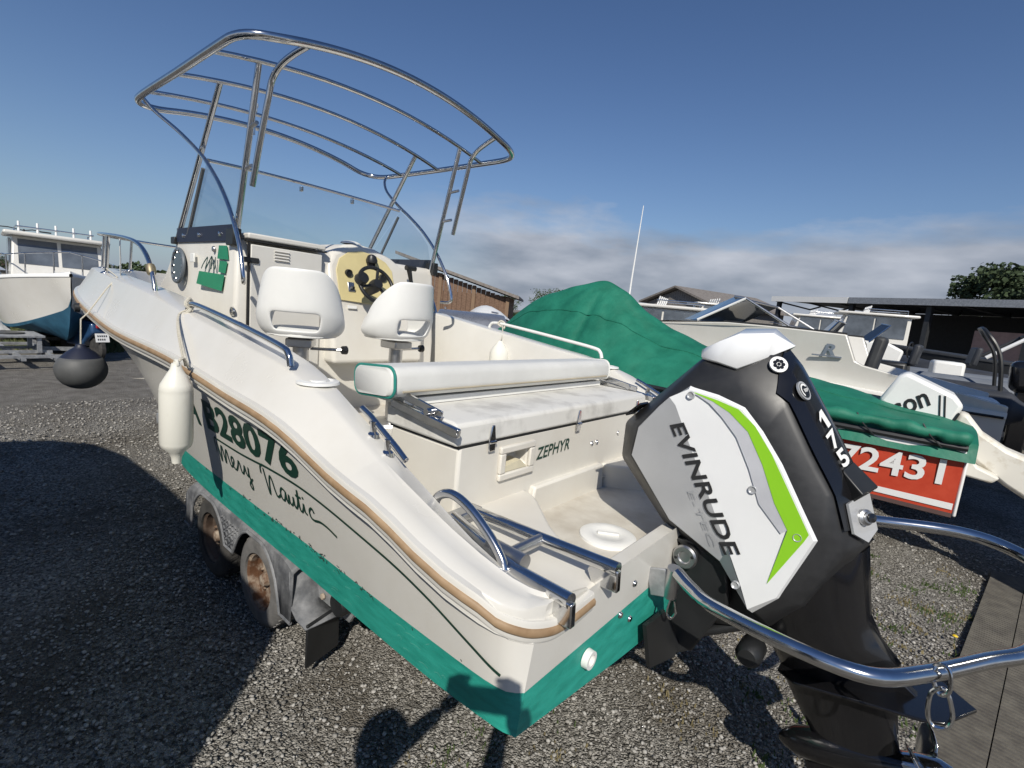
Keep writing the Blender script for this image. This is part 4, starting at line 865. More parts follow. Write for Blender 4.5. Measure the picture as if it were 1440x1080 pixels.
# ================================================================== TRAILER
def wheel(parent, x, y, R, rr, wdt, s, tyre_m=rubber, rim_m=rust, tread=True):
    """one road wheel: tyre, rim, hub; axle along Y, outer face towards s"""
    prof = [(rr, -wdt/2), (R*.86, -wdt/2), (R*.96, -wdt*.42), (R, -wdt*.28), (R, wdt*.28), (R*.96, wdt*.42), (R*.86, wdt/2), (rr, wdt/2), (rr*.97, wdt*.3), (rr*.97, -wdt*.3), (rr, -wdt/2)]
    t = mbo('tyre', lathe(prof, 'Y', (x, y, R), 40), tyre_m, parent, smooth=45)
    if tread:
        mb = MB()
        for k in range(36):
            a = 2*math.pi*k/36
            for q in (-.2, .2): box((x+(R-.001)*math.cos(a+.04*(q > 0)), y+q*wdt, R+(R-.001)*math.sin(a+.04*(q > 0))), (.006, wdt*.3, .02), mb, rot=rotm('Y', -a) @ rotm('X', .35*(1 if q > 0 else -1)))
        mbo('tread', mb, tyre_m, t)
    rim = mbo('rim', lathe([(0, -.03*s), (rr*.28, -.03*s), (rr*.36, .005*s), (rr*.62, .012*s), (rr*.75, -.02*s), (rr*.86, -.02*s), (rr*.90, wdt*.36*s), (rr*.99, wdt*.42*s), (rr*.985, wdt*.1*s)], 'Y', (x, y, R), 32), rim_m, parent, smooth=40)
    mbo('hub', lathe([(0, .055*s), (rr*.2, .05*s), (rr*.26, .02*s), (rr*.27, -.03*s)], 'Y', (x, y, R), 16), rust, rim)
    for k in range(8):
        a = 2*math.pi*k/8; mbo('rim_hole', lathe([(0, .0), (rr*.085, .0)], 'Y', (x+rr*.69*math.cos(a), y+.0025*s, R+rr*.69*math.sin(a)), 10), blackp, rim)
    for k in range(4):
        a = 2*math.pi*k/4+.4; mbo('wheel_nut', lathe([(0, .022*s), (rr*.06, .022*s), (rr*.065, 0)], 'Y', (x+rr*.46*math.cos(a), y+.008*s, R+rr*.46*math.sin(a)), 6), rust, rim)
    return t
trl = thing('boat_trailer', 'galvanised twin axle trailer with rusty wheels under the white boat', 'trailer', (2.2, 0, 0))
for s in (1, -1):
    mbo('side_beam', box((3.0, s*.52, .40), (4.1, .06, .10)), galv, trl, bevel=.006)
    mbo('keel_roller_arm', box((2.0, s*.56, .52), (2.6, .09, .07)), galv, trl, bevel=.01)
    mbo('bunk_pad', box((2.0, s*.56, .575), (2.6, .12, .05)), rubber, trl, bevel=.01)
    for x, mt_, rm_ in ((1.87, tyreg, rust), (2.52, rubber, mat('shaded_rust', (.05, .03, .02), .8, rgb2=(.12, .09, .07), scale=14))): wheel(trl, x, s*.865, .245, .155, .15, s, mt_, rm_)  # front rims take a darker rust, with the shade put into the colour
    # tandem mudguard: flat-topped arch with rolled outer lip
    gm_ = mat('worn_grey_plastic', (.10, .105, .115), .7, rgb2=(.24, .245, .255), scale=12, bump=.2)
    xs_ = np.linspace(2.90, 1.47, 54)
    def ztop(x): return .525-.10*max(0, (x-2.72)/.18)**2-.04*max(0, (1.62-x)/.15)**2
    def zlow(x): return max([math.sqrt(max(0, .272**2-(x-c)**2))+.245 if abs(x-c) < .272 else 0 for c in (1.87, 2.52)]+[.31 if 1.7 < x < 2.7 else .22])
    rows = [[(x, s*.76, ztop(x)+.004) for x in xs_], [(x, s*.925, ztop(x)) for x in xs_], [(x, s*.948, ztop(x)-.015) for x in xs_], [(x, s*.955, min(ztop(x)-.022, zlow(x))) for x in xs_]]
    gd = link('mudguard', *(lambda q: (q.v, q.f))(grid(rows)), gm_, trl, smooth=50, solid=.008)
    mbo('guard_lip', tube([(x, s*.957, min(ztop(x)-.022, zlow(x))) for x in xs_], .009, 8), gm_, gd)
    mb = MB()
    for i in range(7):
        for k in range(6):
            xx, zz = 2.08+.037*i, .335+.026*k
            if zz > zlow(xx)+.012 and zz < ztop(xx)-.03: box((xx, s*.957, zz), (.026, .008, .010), mb, rot=rotm('Y', .5*(1 if (i+k) % 2 else -1)))
    mbo('guard_tread', mb, gm_, gd)
    link('guard_tail', *(lambda q: (q.v, q.f))(grid([[(x, s*yy, z) for x, z in ((1.50, .47), (1.49, .38), (1.47, .29), (1.42, .262), (1.33, .258))] for yy in (.78, .955)])), gm_, gd, smooth=60, solid=.008)
    mbo('lamp_board', prism([(1.53, .56), (1.48, .30), (1.20, .30), (1.14, .40), (1.18, .56)], lambda x, z: (x, s*.80, z), lambda x, z: (x, s*.815, z)), galv, trl)
    lp = mbo('tail_lamp', lathe([(.055, 0), (.055, .05), (.05, .06), (0, .062)], 'Y', (1.22, s*.815, .40) if s > 0 else (1.22, -.877, .40), 20), blackp, trl, smooth=40)
    mbo('lamp_bracket', box((1.22, s*.85, .475), (.15, .09, .02)), blackp, trl, bevel=.004)
    mbo('reflector', prism([(1.45, .54), (1.38, .54), (1.36, .46), (1.40, .42)], lambda x, z: (x, s*.818, z), lambda x, z: (x, s*.824, z)), mat('amber_reflector', (.60, .25, .04), .3), trl)
    mbo('mud_flap', box((1.36, s*.85, .165), (.012, .20, .22), rot=rotm('Z', .25*s)), blackp, trl, bevel=.003)
    mbo('guard_bolt', lathe([(0, .012), (.014, .010), (.016, 0)], 'Y', (1.42, s*.82, .33), 8), rust, trl)
for x in (1.87, 2.52): mbo('axle', tube([(x, -.82, .245), (x, .82, .245)], .035, 12), galv, trl)
for x in (.98, 1.6, 3.0, 4.6):
    mbo('cross_member', box((x, 0, .36), (.06, 1.06, .07)), galv, trl, bevel=.005)
    mbo('keel_roller', tube([(x, -.10, .445 if x < 4 else .50), (x, .10, .445 if x < 4 else .50)], .05, 14), blackp, trl)
mbo('rear_light_beam', box((1.20, 0, .36), (.05, 1.6, .06)), galv, trl, bevel=.004)
mbo('drawbar', box((5.75, 0, .40), (1.8, .09, .10)), galv, trl, bevel=.006)
mbo('winch_post', box((6.15, 0, .82), (.08, .08, .80), rot=rotm('Y', -.15)), galv, trl, bevel=.005)
mbo('winch', lathe([(.07, -.08), (.07, .08)], 'Y', (6.15, 0, 1.08), 16), galv, trl)
mbo('coupling', box((6.72, 0, .42), (.25, .07, .07)), galv, trl, bevel=.02)
jk = mbo('jockey_leg', tube([(6.25, .16, .12), (6.25, .16, .70)], .026, 12), galv, trl)
mbo('jockey_wheel', lathe([(.03, -.04), (.085, -.04), (.10, -.02), (.10, .02), (.085, .04), (.03, .04)], 'Y', (6.25, .16, .098), 22), rubber, jk)
mbo('jockey_crank', tube([(6.25, .16, .70), (6.25, .16, .76), (6.32, .16, .76), (6.32, .16, .84), (6.40, .16, .84)], .010, 8), galv, jk)
mbo('jockey_clamp', box((6.25, .10, .45), (.08, .14, .08)), galv, jk, bevel=.01)

# ================================================================== FENDERS
def fender(x, y, zt):
    t = thing('boat_fender', 'long white fender hanging on the port side beside the registration number', 'fender', (x, y, zt-.43))
    prof = [(r_*.76, h_*.9) for r_, h_ in [(0, 0), (.022, .002), (.026, .03), (.04, .055), (.07, .08), (.078, .10), (.079, .115), (.080, .117), (.080, .33), (.079, .345), (.080, .35), (.074, .375), (.045, .42), (.028, .445), (.022, .47), (.0, .475)]]
    mbo('fender_body', lathe(prof, c=(x, y, zt-.43), seg=32), pvc, t, smooth=40)
    mbo('eye', tube([(x+.016*math.cos(a), y, zt-.01+.016*math.sin(a)) for a in np.linspace(0, 6.28, 14, endpoint=False)], .006, 6, closed=True), pvc, t)
    for o_ in (0, .035):
        mbo('lanyard', tube(bez([(x, y, zt-.01), (x+.01+o_*.4, y-.03, zt+.012), (x+.05+o_, 1.297, zr(x+.05)+.036), (x+.20+o_, 1.268, zr(x+.2)+.075), (x+.40+o_*.6, 1.226, zr(x+.4)+.135), (x+.56, 1.18, zr(x+.56)+.19), (2.265, 1.14, 1.635)], 5), .0045, 6), ropem, t)
    mbo('knot', tube(bez([(2.25, 1.12, 1.63), (2.26, 1.15, 1.66), (2.27, 1.13, 1.69), (2.28, 1.11, 1.66), (2.25, 1.13, 1.64), (2.24, 1.16, 1.61)], 4), .008, 6), ropem, t)
fender(1.70, 1.355, 1.455)
bt = thing('ball_fender', 'round grey ball fender with dark blue top hanging at the bow', 'fender', (3.6, 1.34, 1.0))
bc = (3.6, 1.34, 1.13)
mbo('ball', lathe([(0, -.128)]+[(.138*math.sin(a), -.128*math.cos(a)) for a in np.linspace(.15, 2.25, 16)], c=bc, seg=36), ballm, bt, smooth=60)
mbo('ball_cap', lathe([(.1085, .078), (.075, .115), (.045, .138), (.03, .15), (.026, .165), (.0, .17)], c=bc, seg=32), navy, bt, smooth=60)
mbo('lanyard', tube([(3.6, 1.34, 1.29), (3.6, 1.335, 1.46), (3.6, 1.30, 1.50), (3.62, 1.2, 1.66), (3.7, 1.12, 1.75), (4.14, 1.09, 1.80)], .0045, 6), ropem, bt)
sf = thing('boat_fender', 'white fender head and lanyard tied inside the starboard grab rail', 'fender', (2.05, -1.05, 1.30))
mbo('fender_body', lathe([(0, 0), (.03, .0), (.07, .03), (.075, .05), (.075, .14), (.06, .18), (.03, .22), (.02, .24), (0, .242)], c=(1.98, -.95, 1.30), seg=24), pvc, sf, smooth=40)
mbo('lanyard', tube(bez([(1.98, -.95, 1.54), (2.0, -.99, 1.575), (2.08, -1.08, 1.63), (2.14, -1.135, 1.66)], 5), .005, 6), ropem, sf)
mbo('knot', tube(bez([(2.10, -1.12, 1.63), (2.12, -1.15, 1.67), (2.15, -1.13, 1.69), (2.16, -1.11, 1.66), (2.12, -1.13, 1.64)], 4), .008, 6), ropem, sf)

# ================================================================== PHOTOGRAPHER (stands beside the lens, only the shadow is in view)
def person():
    root = thing('person', 'person in dark jacket and trousers holding a phone up with both hands', 'person', (-.62, 2.62, 0))
    fx, fy = math.cos(YAW), math.sin(YAW); rx, ry = fy, -fx
    def P(r, f, z): return (-.50+r*(-.0)+r*rx*1.0+f*fx, 2.50+r*ry+f*fy, z)   # about the head axis: r to the right, f forward
    # head axis stands .39 m left of and .29 m behind the lens
    J = {}; vs_ = []; es = []; rad = []
    def v(name, p, r): J[name] = len(vs_); vs_.append(p); rad.append(r)
    def e(a, b): es.append((J[a], J[b]))
    v('pelvis', P(0, -.06, .98), .145); v('waist', P(0, -.05, 1.12), .135); v('chest', P(.02, -.04, 1.32), .16); v('neckb', P(.01, -.03, 1.47), .085); v('neck', P(0, -.01, 1.55), .055); v('head0', P(0, .01, 1.64), .085); v('head1', P(0, .005, 1.74), .092); v('head2', P(0, 0, 1.80), .06)
    for a, b in (('pelvis', 'waist'), ('waist', 'chest'), ('chest', 'neckb'), ('neckb', 'neck'), ('neck', 'head0'), ('head0', 'head1'), ('head1', 'head2')): e(a, b)
    for s, n_ in ((-1, 'l'), (1, 'r')):
        v('hip'+n_, P(s*.10, -.06, .92), .10); v('knee'+n_, P(s*.12, -.03, .50), .065); v('ank'+n_, P(s*.13, -.06, .10), .045); v('toe'+n_, P(s*.15, .12, .045), .04)
        e('pelvis', 'hip'+n_); e('hip'+n_, 'knee'+n_); e('knee'+n_, 'ank'+n_); e('ank'+n_, 'toe'+n_)
    v('shl', P(-.18, -.04, 1.42), .075); v('shr', P(.19, -.03, 1.42), .075); e('chest', 'shl'); e('chest', 'shr')
    v('ell', P(-.10, .13, 1.38), .052); v('elr', P(.44, .02, 1.50), .052); v('wrl', P(.22, .20, 1.70), .034); v('wrr', P(.50, .20, 1.72), .034)
    e('shl', 'ell'); e('ell', 'wrl'); e('shr', 'elr'); e('elr', 'wrr')
    me = bpy.data.meshes.new('body'); me.from_pydata(vs_, es, []); o = bpy.data.objects.new('body', me); COL.objects.link(o); attach(o, root)
    md = o.modifiers.new('skin', 'SKIN'); md.use_smooth_shade = True
    for i, d in enumerate(me.skin_vertices[0].data): d.radius = (rad[i], rad[i]); d.use_root = (i == 0)
    q = o.modifiers.new('smooth', 'SUBSURF'); q.levels = 2; q.render_levels = 2
    me.materials.append(clothd)
    # hands with fingers gripping the phone edges
    for s, wr in ((-1, P(.22, .20, 1.70)), (1, P(.50, .20, 1.72))):
        mb = MB(); pc = np.array(P(.39+s*.095, .235, 1.765)); tube([wr, np.array(wr)*.4+pc*.6, pc], .03, 10, taper=[.03, .036, .03], mb=mb)
        for k in range(4): tube([pc+np.array((0, 0, .01)), np.array(P(.39+s*.088, .262, 1.75+.02*k)), np.array(P(.39+s*.062, .268, 1.755+.02*k)), np.array(P(.39+s*(.045-.004*k), .264, 1.757+.02*k))], .009, 8, taper=[.01, .0095, .009, .007], mb=mb)
        tube([pc, np.array(P(.39+s*.07, .225, 1.775)), np.array(P(.39+s*.035, .228, 1.785))], .01, 8, taper=[.013, .011, .008], mb=mb)
        mbo('hand', mb, skinm, root)
    hair = mbo('hair', lathe([(.096, -.03), (.105, .02), (.098, .07), (.06, .115), (0, .125)], c=P(0, -.015, 1.70), seg=20), mat('dark_hair', (.03, .022, .016), .8, bump=.3), root, smooth=60)
    return root, P
pers, PP = person()
ph_ = mbo('phone', box(PP(.39, .245, 1.775), (.15, .009, .074), rot=rotm('Z', YAW-math.pi/2)), blackp, bevel=.003); tag(ph_, 'black phone held level in both hands', 'phone')

# ================================================================== NEIGHBOURING BOATS, SHEDS, TREES
def L(name, mb, mats, parent, **k):
    """part in the local frame of its parent"""
    o = mbo(name, mb, mats, None, **k)
    if parent is not None: o.parent = parent
    return o
def loft_boat(root, Lg, B, zk0, zch, zs0, zs1, side_m, bot_m, deck_m, stripe=None, bow=2.6, n=26, deck_drop=.06, flare=.12):
    """hull in local x (stern 0, bow Lg); returns half-breadth function"""
    def hb(x): t = x/Lg; return max(.012, B/2*(.93+.07*min(1, t*4))*(1-max(0, (t-.35)/.65)**bow))
    def zs(x): t = x/Lg; return zs0+(zs1-zs0)*t**1.6
    def zcx(x): t = x/Lg; return zch+(zs(x)-zch)*.62*max(0, (t-.45)/.55)**2
    def zkx(x): t = x/Lg; return zk0+(zs(x)-.25-zk0)*max(0, (t-.72)/.28)**2.2
    rows = []; xs = [Lg*(i/n)**.9 for i in range(n+1)]
    for x in xs:
        b, c = hb(x), max(.008, hb(x)-flare*(.6+x/Lg)); zm = zcx(x)+(zs(x)-zcx(x))*.06
        P = [(b, zs(x)), (b+.012, zs(x)-.02), (b+.012, zs(x)-.06), (b-.006, zs(x)-.065), (c+(b-c)*.55, zcx(x)+(zs(x)-zcx(x))*.5), (c+(b-c)*.06, zm), (c, zcx(x)), (0, zkx(x))]
        rows.append([(x, y, z) for y, z in P]+[(x, -y, z) for y, z in reversed(P[:-1])])
    mb = grid(rows); w_ = len(rows[0]); mi = []
    for i in range(n):
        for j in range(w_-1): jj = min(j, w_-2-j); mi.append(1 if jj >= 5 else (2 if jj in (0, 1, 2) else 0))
    r0 = rows[0]; o0 = len(mb.v); mb.v += [tuple(p) for p in r0]
    for j in range(7):
        if j+1 == w_-2-j: mb.f.append((o0+j, o0+j+1, o0+w_-1-j))
        else: mb.f.append((o0+j, o0+j+1, o0+w_-2-j, o0+w_-1-j))
        mi.append(1 if j >= 5 else 0)
    mb.m = mi
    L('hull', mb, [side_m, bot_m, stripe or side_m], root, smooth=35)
    L('deck', grid([[(x, hb(x)-.01, zs(x)-.004), (x, hb(x)*.55, zs(x)+.03-deck_drop*0), (x, 0, zs(x)+.04), (x, -hb(x)*.55, zs(x)+.03), (x, -hb(x)+.01, zs(x)-.004)] for x in xs]), deck_m, root, smooth=50)
    return hb, zs
def simple_trailer(name, label, loc, yaw, Lg, zk0, half=.75, wr=.27, grp=None):
    t = thing(name, label, 'trailer', loc, yaw, grp)
    for s in (1, -1):
        L('side_beam', box((Lg*.52, s*half*.6, zk0-.12), (Lg*.80, .06, .09)), galv, t)
        L('bunk', box((Lg*.4, s*half*.45, zk0+.0), (Lg*.6, .10, .16)), blackp, t)
        L('tyre', lathe([(wr*.6, -.08), (wr*.9, -.08), (wr, -.05), (wr, .05), (wr*.9, .08), (wr*.6, .08)], 'Y', (Lg*.33, s*(half+.1), wr), 26), rubber, t, smooth=40)
        L('rim', lathe([(0, 0), (wr*.4, .02), (wr*.6, .03), (wr*.61, -.03)], 'Y', (Lg*.33, s*(half+.1)+s*.03, wr), 20), galv, t)
        L('mudguard', grid([[(Lg*.33+(wr+.06)*math.cos(a), s*(half+.02), wr+(wr+.06)*math.sin(a)), (Lg*.33+(wr+.06)*math.cos(a), s*(half+.2), wr+(wr+.06)*math.sin(a))] for a in np.linspace(.3, 2.85, 10)]), galv, t, smooth=60)
    L('axle', tube([(Lg*.33, -half-.06, wr), (Lg*.33, half+.06, wr)], .035, 10), galv, t)
    for x in (.1, .45, .8): L('cross_member', box((Lg*x, 0, zk0-.12), (.06, half*1.3, .07)), galv, t)
    L('drawbar', box((Lg*1.02, 0, zk0-.12), (Lg*.30, .08, .08)), galv, t)
    L('prop_stand', tube([(Lg*1.1, 0, 0), (Lg*1.1, 0, zk0-.10)], .03, 10), galv, t)
    return t
wing = mat('cabin_glass', (.10, .115, .135), .08, coat=.5, var=.3, scale=2)
def cabin(root, x0, x1, hw, z0, z1, material, roof=.08, rake=.35, win=True):
    """pilothouse with raked front, window panes and overhanging roof"""
    mb = MB(); prof = [(x0, z0), (x0, z1), (x1-rake, z1), (x1, z0)]
    prism(prof, lambda x, z: (x, -hw*(1-.08*(z > z0+.1)), z), lambda x, z: (x, hw*(1-.08*(z > z0+.1)), z), mb)
    c = L('cabin', mb, material, root, bevel=.03)
    zz0, zz1 = z0+(z1-z0)*.42, z1-.06
    for s in (1, -1):
        k = 2; xs = np.linspace(x0+.08, x1-rake*.75, k+1)
        for i in range(k):
            a, b = xs[i]+.03, xs[i+1]-.03
            L('window', prism([(a, zz0), (b, zz0), (b-(.1 if i == k-1 else 0), zz1), (a, zz1)], lambda x, z: (x, s*(hw*.955), z), lambda x, z: (x, s*(hw*.985+.012), z)), wing, c)
    for i, (a, b) in enumerate(((-hw*.82, -.03), (.03, hw*.82))):
        f = lambda y, z, o: (x1-rake*(z-z0)/(z1-z0)+o, y, z)
        L('window', prism([(a, zz0), (b, zz0), (b, zz1), (a, zz1)], lambda y, z: f(y, z, -.01), lambda y, z: f(y, z, .012)), wing, c)
    L('cabin_roof', box(((x0+x1-rake)/2+.05, 0, z1+roof/2), (x1-rake-x0+.45, hw*2+.14, roof)), material, c, bevel=.035, seg=3)
    return c
def bow_rail(root, hb, zs, Lg, x0, h=.38):
    for s in (1, -1):
        P = [(x, s*max(0, hb(x)-.08), zs(x)+h*(1 if x > x0+.1 else .05)) for x in np.linspace(x0, Lg*.985, 9)]
        r = L('bow_rail', tube(bez(P, 4), .013, 8), chrome, root)
        for x in np.linspace(x0+.5, Lg*.93, 3): L('stanchion', tube([(x, s*(hb(x)-.08), zs(x)), (x, s*(hb(x)-.08), zs(x)+h)], .012, 8), chrome, r)

# ---- covered red boat on the far side, stern towards the camera side
RL, RB = 4.9, 1.75
red = thing('covered_boat', 'red hulled boat under a green tarpaulin peaked over its console', 'boat', (-.93, -3.17, 0))
hb, zs = loft_boat(red, RL, RB, .50, .70, 1.20, 1.30, redp, mat('bottom_shade_brown', (.10, .06, .055), .6), whitep, stripe=whitep, flare=.06)  # dark brown bottom colour stands in for the shadow beneath the red sides
L('boot_stripe', grid([[(x, hb(x)+.006-.06*.78*(.6+x/RL), .80), (x, hb(x)+.006-.06*.88*(.6+x/RL), .755)] for x in np.linspace(0.005, 4.2, 24)]), whitep, red)
L('rubbing_strake', tube([(x, hb(x)+.02, zs(x)-.01) for x in np.linspace(0, RL*.99, 30)], .022, 8), blackp, red)
L('rubbing_strake', tube([(x, -hb(x)-.02, zs(x)-.01) for x in np.linspace(0, RL*.99, 30)], .022, 8), blackp, red)
L('transom_edge', box((-.012, 0, .96), (.022, RB*.9, .5)), whitep, red, bevel=.01)
hr = lambda x, z: (hb(x)-.06*(1.2-z)/.5*.9+.008)
a, f, _ = text2d('72431', 1., .02)
t_ = link('hull_number', [(.085+.60*(1-u), hb(.085+.6*(1-u))+.006-.018*(1-v), .885+.025*u+.18*v) for u, v in a], f, whitep, None, smooth=0); t_.parent = red
# tarpaulin: draped sheet with ridge, peak and folds
ridge = pchip([-.05, .3, .8, 1.5, 2.2, 2.7, 3.05, 3.3, 3.7, 4.2, 4.6, 5.0], [1.27, 1.33, 1.40, 1.50, 1.66, 1.88, 2.12, 2.23, 2.14, 1.98, 1.72, 1.42])
rows = []
for i in range(150):
    x = -.05+5.02*i/149; row = []
    hbx = hb(min(max(x, 0), RL*.985))+.035; sharp = 1.9-.85*max(0, 1-abs(x-3.3)/1.3)
    for j in range(61):
        t = -1+2*j/60; e = 1.215 if abs(t) < 1 else 1.2
        z = e+(ridge(x)-e)*max(0, (1-abs(t)**sharp))
        wr_ = .005*math.sin(x*9+t*3.1)+.004*math.sin(x*17-t*7.3+1)+(lambda d_, a_: .055*(abs(math.sin(5.5*a_+.6))**.7-.6)*min(1, d_/.7)*math.exp(-d_/1.5)+.012*(abs(math.sin(13*a_+2*d_))-.5)*min(1, d_))(math.hypot(x-3.3, t*.9), math.atan2(t*.9, x-3.3))
        hang = -.10*max(0, (abs(t)-.93)/.07)
        row.append((x, t*hbx*(1+.01*math.sin(x*13)), z+wr_*(1-abs(t)**6)+hang))
    rows.append(row)
tp_ = L('tarpaulin', grid(rows), tarp, red, smooth=180)
for j in (17, 43): L('tarpaulin_seam', tube([np.array(r_[j])+np.array((0, 0, .003)) for r_ in rows[6:-4:2]], .006, 5), tarp, tp_)
for i in range(12, 146, 11):
    for j in (1, 59): L('eyelet', tube([np.array(rows[i][j])+np.array((.012*math.cos(a), .008*(1 if j > 30 else -1), .012*math.sin(a))) for a in np.linspace(0, 6.28, 10, endpoint=False)], .003, 5, closed=True), alu, tp_)
# rolled hem of tarp near the stern
hem = bez([(0.0, hb(.02)+.02, 1.245), (.3, hb(.3)+.03, 1.265), (.7, hb(.7)+.03, 1.275), (1.2, hb(1.2)+.03, 1.285), (1.8, hb(1.8)+.03, 1.29)], 10)
L('rolled_hem', tube([np.array(p)+np.array((0, .005*math.sin(i*.9), .006*math.sin(i*1.3))) for i, p in enumerate(hem)], .05, 10, taper=[.042+.006*math.sin(i*.7)+.004*math.sin(i*1.9) for i in range(len(hem))]), tarp, red, smooth=180)
for x in (.25, .62, .95): L('tie_cord', tube(bez([(x, hb(x)+.05, 1.31), (x-.05, hb(x)+.06, 1.24), (x-.12, hb(x)+.035, 1.17)], 4), .005, 6), blackp, red)
simple_trailer('boat_trailer', 'galvanised trailer under the red tarpaulin covered boat', (-.93, -3.17, 0), 0, RL, .48, .72)
# white outboard tilted up on the red boat
om = thing('outboard_motor', 'old white tilted outboard on the stern of the red boat', 'outboard', (-.98, -3.2, .9))
def PR(poly, y0, y1): return prism(poly, lambda x, z: (x, y0, z), lambda x, z: (x, y1, z))
oc = mbo('cowl', PR([(-.38, 1.36), (-.48, 1.58), (-.53, 1.61), (-.84, 1.48), (-.90, 1.41), (-.84, 1.22), (-.60, 1.20)], -3.40, -2.95), whitep, om, bevel=.03, seg=3)
lettering('cowl_lettering', 'nson', lambda u, v: (-.46-.26*u+.06*v, -2.945, 1.20+.19*u+.085*v), blackp, oc, bold=.02, shear=.2)
for k in range(2): mbo('cowl_stripe', PR([(-.785-.03*k, 1.27), (-.775-.03*k, 1.27), (-.745-.03*k, 1.47), (-.755-.03*k, 1.47)], -2.949, -2.944), blackp, oc)
mbo('cowl_band', PR([(-.84, 1.21), (-.885, 1.35), (-.875, 1.36), (-.825, 1.215)], -3.41, -2.94), blackp, oc)
oldw = mat('weathered_white', (.66, .64, .58), .5, rgb2=(.40, .34, .24), scale=9, ramp=(.5, .75))
mbo('leg', PR([(-.85, 1.21), (-.895, 1.36), (-.95, 1.34), (-1.05, 1.22), (-1.2, 1.13), (-1.42, 1.06), (-1.62, .98), (-1.60, .80), (-1.40, .76), (-1.22, .86), (-1.05, .98), (-.92, 1.10)], -3.30, -3.08), oldw, om, bevel=.03)
mbo('gearcase', tube([(-1.5, -3.19, .98), (-1.62, -3.19, .72), (-1.7, -3.19, .55)], .06, 12, taper=[.03, .065, .05]), oldw, om)
mbo('swivel_bracket', PR([(-.86, 1.18), (-.94, 1.12), (-1.05, .98), (-1.18, .93), (-1.14, .88), (-.96, .90), (-.86, 1.0)], -3.12, -2.96), oldw, om, bevel=.015)
mbo('clamp_bracket', PR([(-.89, 1.20), (-.99, 1.14), (-1.0, .80), (-.93, .78), (-.90, .9)], -3.34, -3.04), galv, om, bevel=.01)

# ---- white day boat with R emblem
rb = thing('day_boat', 'white day boat with grey R emblem on its raised side', 'boat', (-1.30, -5.65, 0))
hb, zs = loft_boat(rb, 6.2, 2.25, .42, .62, 1.28, 1.62, gel, bluehull, whitep, stripe=gel, flare=.14)
L('side_stripe', tube([(x, hb(x)+.015, zs(x)-.05) for x in np.linspace(.02, 6.0, 30)], .014, 6), seam, rb)
for s in (1, -1):
    L('coaming', prism([(0, 1.26), (.0, 1.34), (1.20, 1.56), (1.28, 1.60), (1.40, 1.88), (2.2, 1.90), (2.7, 1.90), (4.2, 1.78), (5.0, 1.60), (5.0, 1.3)], lambda x, z: (x, s*(hb(x)-.02-.10*(z > 1.5)), z), lambda x, z: (x, s*(hb(x)-.16-.08*(z > 1.5)), z)), gel, rb, bevel=.012)
    L('coaming_trim', tube([(1.40, s*(hb(1.4)-.15), 1.89), (2.2, s*(hb(2.2)-.15), 1.91), (2.75, s*(hb(2.75)-.15), 1.91)], .014, 6), blackp, rb)
L('cuddy_deck', grid([[(x, s_*(hb(x)-.15), z) for s_ in (-1, -.5, 0, .5, 1)] for x, z in ((2.75, 1.90), (3.5, 1.86), (4.2, 1.79), (5.0, 1.62), (5.6, 1.56))]), gel, rb, smooth=50)
wsm = L('windscreen', grid([[(3.1, .95, 1.90), (3.45, .5, 1.90), (3.5, 0, 1.90), (3.45, -.5, 1.90), (3.1, -.95, 1.90)], [(2.55, .88, 2.22), (2.8, .5, 2.26), (2.85, 0, 2.27), (2.8, -.5, 2.26), (2.55, -.88, 2.22)]]), glassd, rb, smooth=30)
L('windscreen_frame', tube([(2.0, .92, 1.92), (2.55, .88, 2.22), (2.8, .5, 2.26), (2.85, 0, 2.27), (2.8, -.5, 2.26), (2.55, -.88, 2.22), (2.0, -.92, 1.92)], .016, 8), alu, wsm)
L('windscreen_post', tube([(3.1, .95, 1.90), (2.55, .88, 2.22)], .016, 8), whitep, wsm)
L('helm_console', box((1.75, .55, 1.62), (.35, .55, .5)), dkmetal, rb, bevel=.03); L('helm_seat', box((1.15, .5, 1.55), (.12, .45, .7), rot=rotm('Y', -.15)), dkmetal, rb, bevel=.04)
t_ = lettering('emblem_letter', 'R', lambda u, v: (1.60-.13*u-.03*v, hb(1.5)-.108, 1.63+.13*v), mat('emblem_grey', (.16, .19, .23), .4), None, bold=.03); t_.parent = rb
L('emblem_bar', prism([(1.70, 1.612), (1.40, 1.612), (1.41, 1.628), (1.70, 1.628)], lambda x, z: (x, hb(1.5)-.125, z), lambda x, z: (x, hb(1.5)-.108, z)), MATS['emblem_grey'], rb)
L('radio_antenna', tube([(4.61, .05, 1.60), (4.60, .05, 2.45), (4.56, .05, 3.64)], .012, 8, taper=[.016, .014, .006]), whitep, rb)
simple_trailer('boat_trailer', 'galvanised trailer under the white day boat with R emblem', (-1.30, -5.65, 0), 0, 6.2, .42, .85)

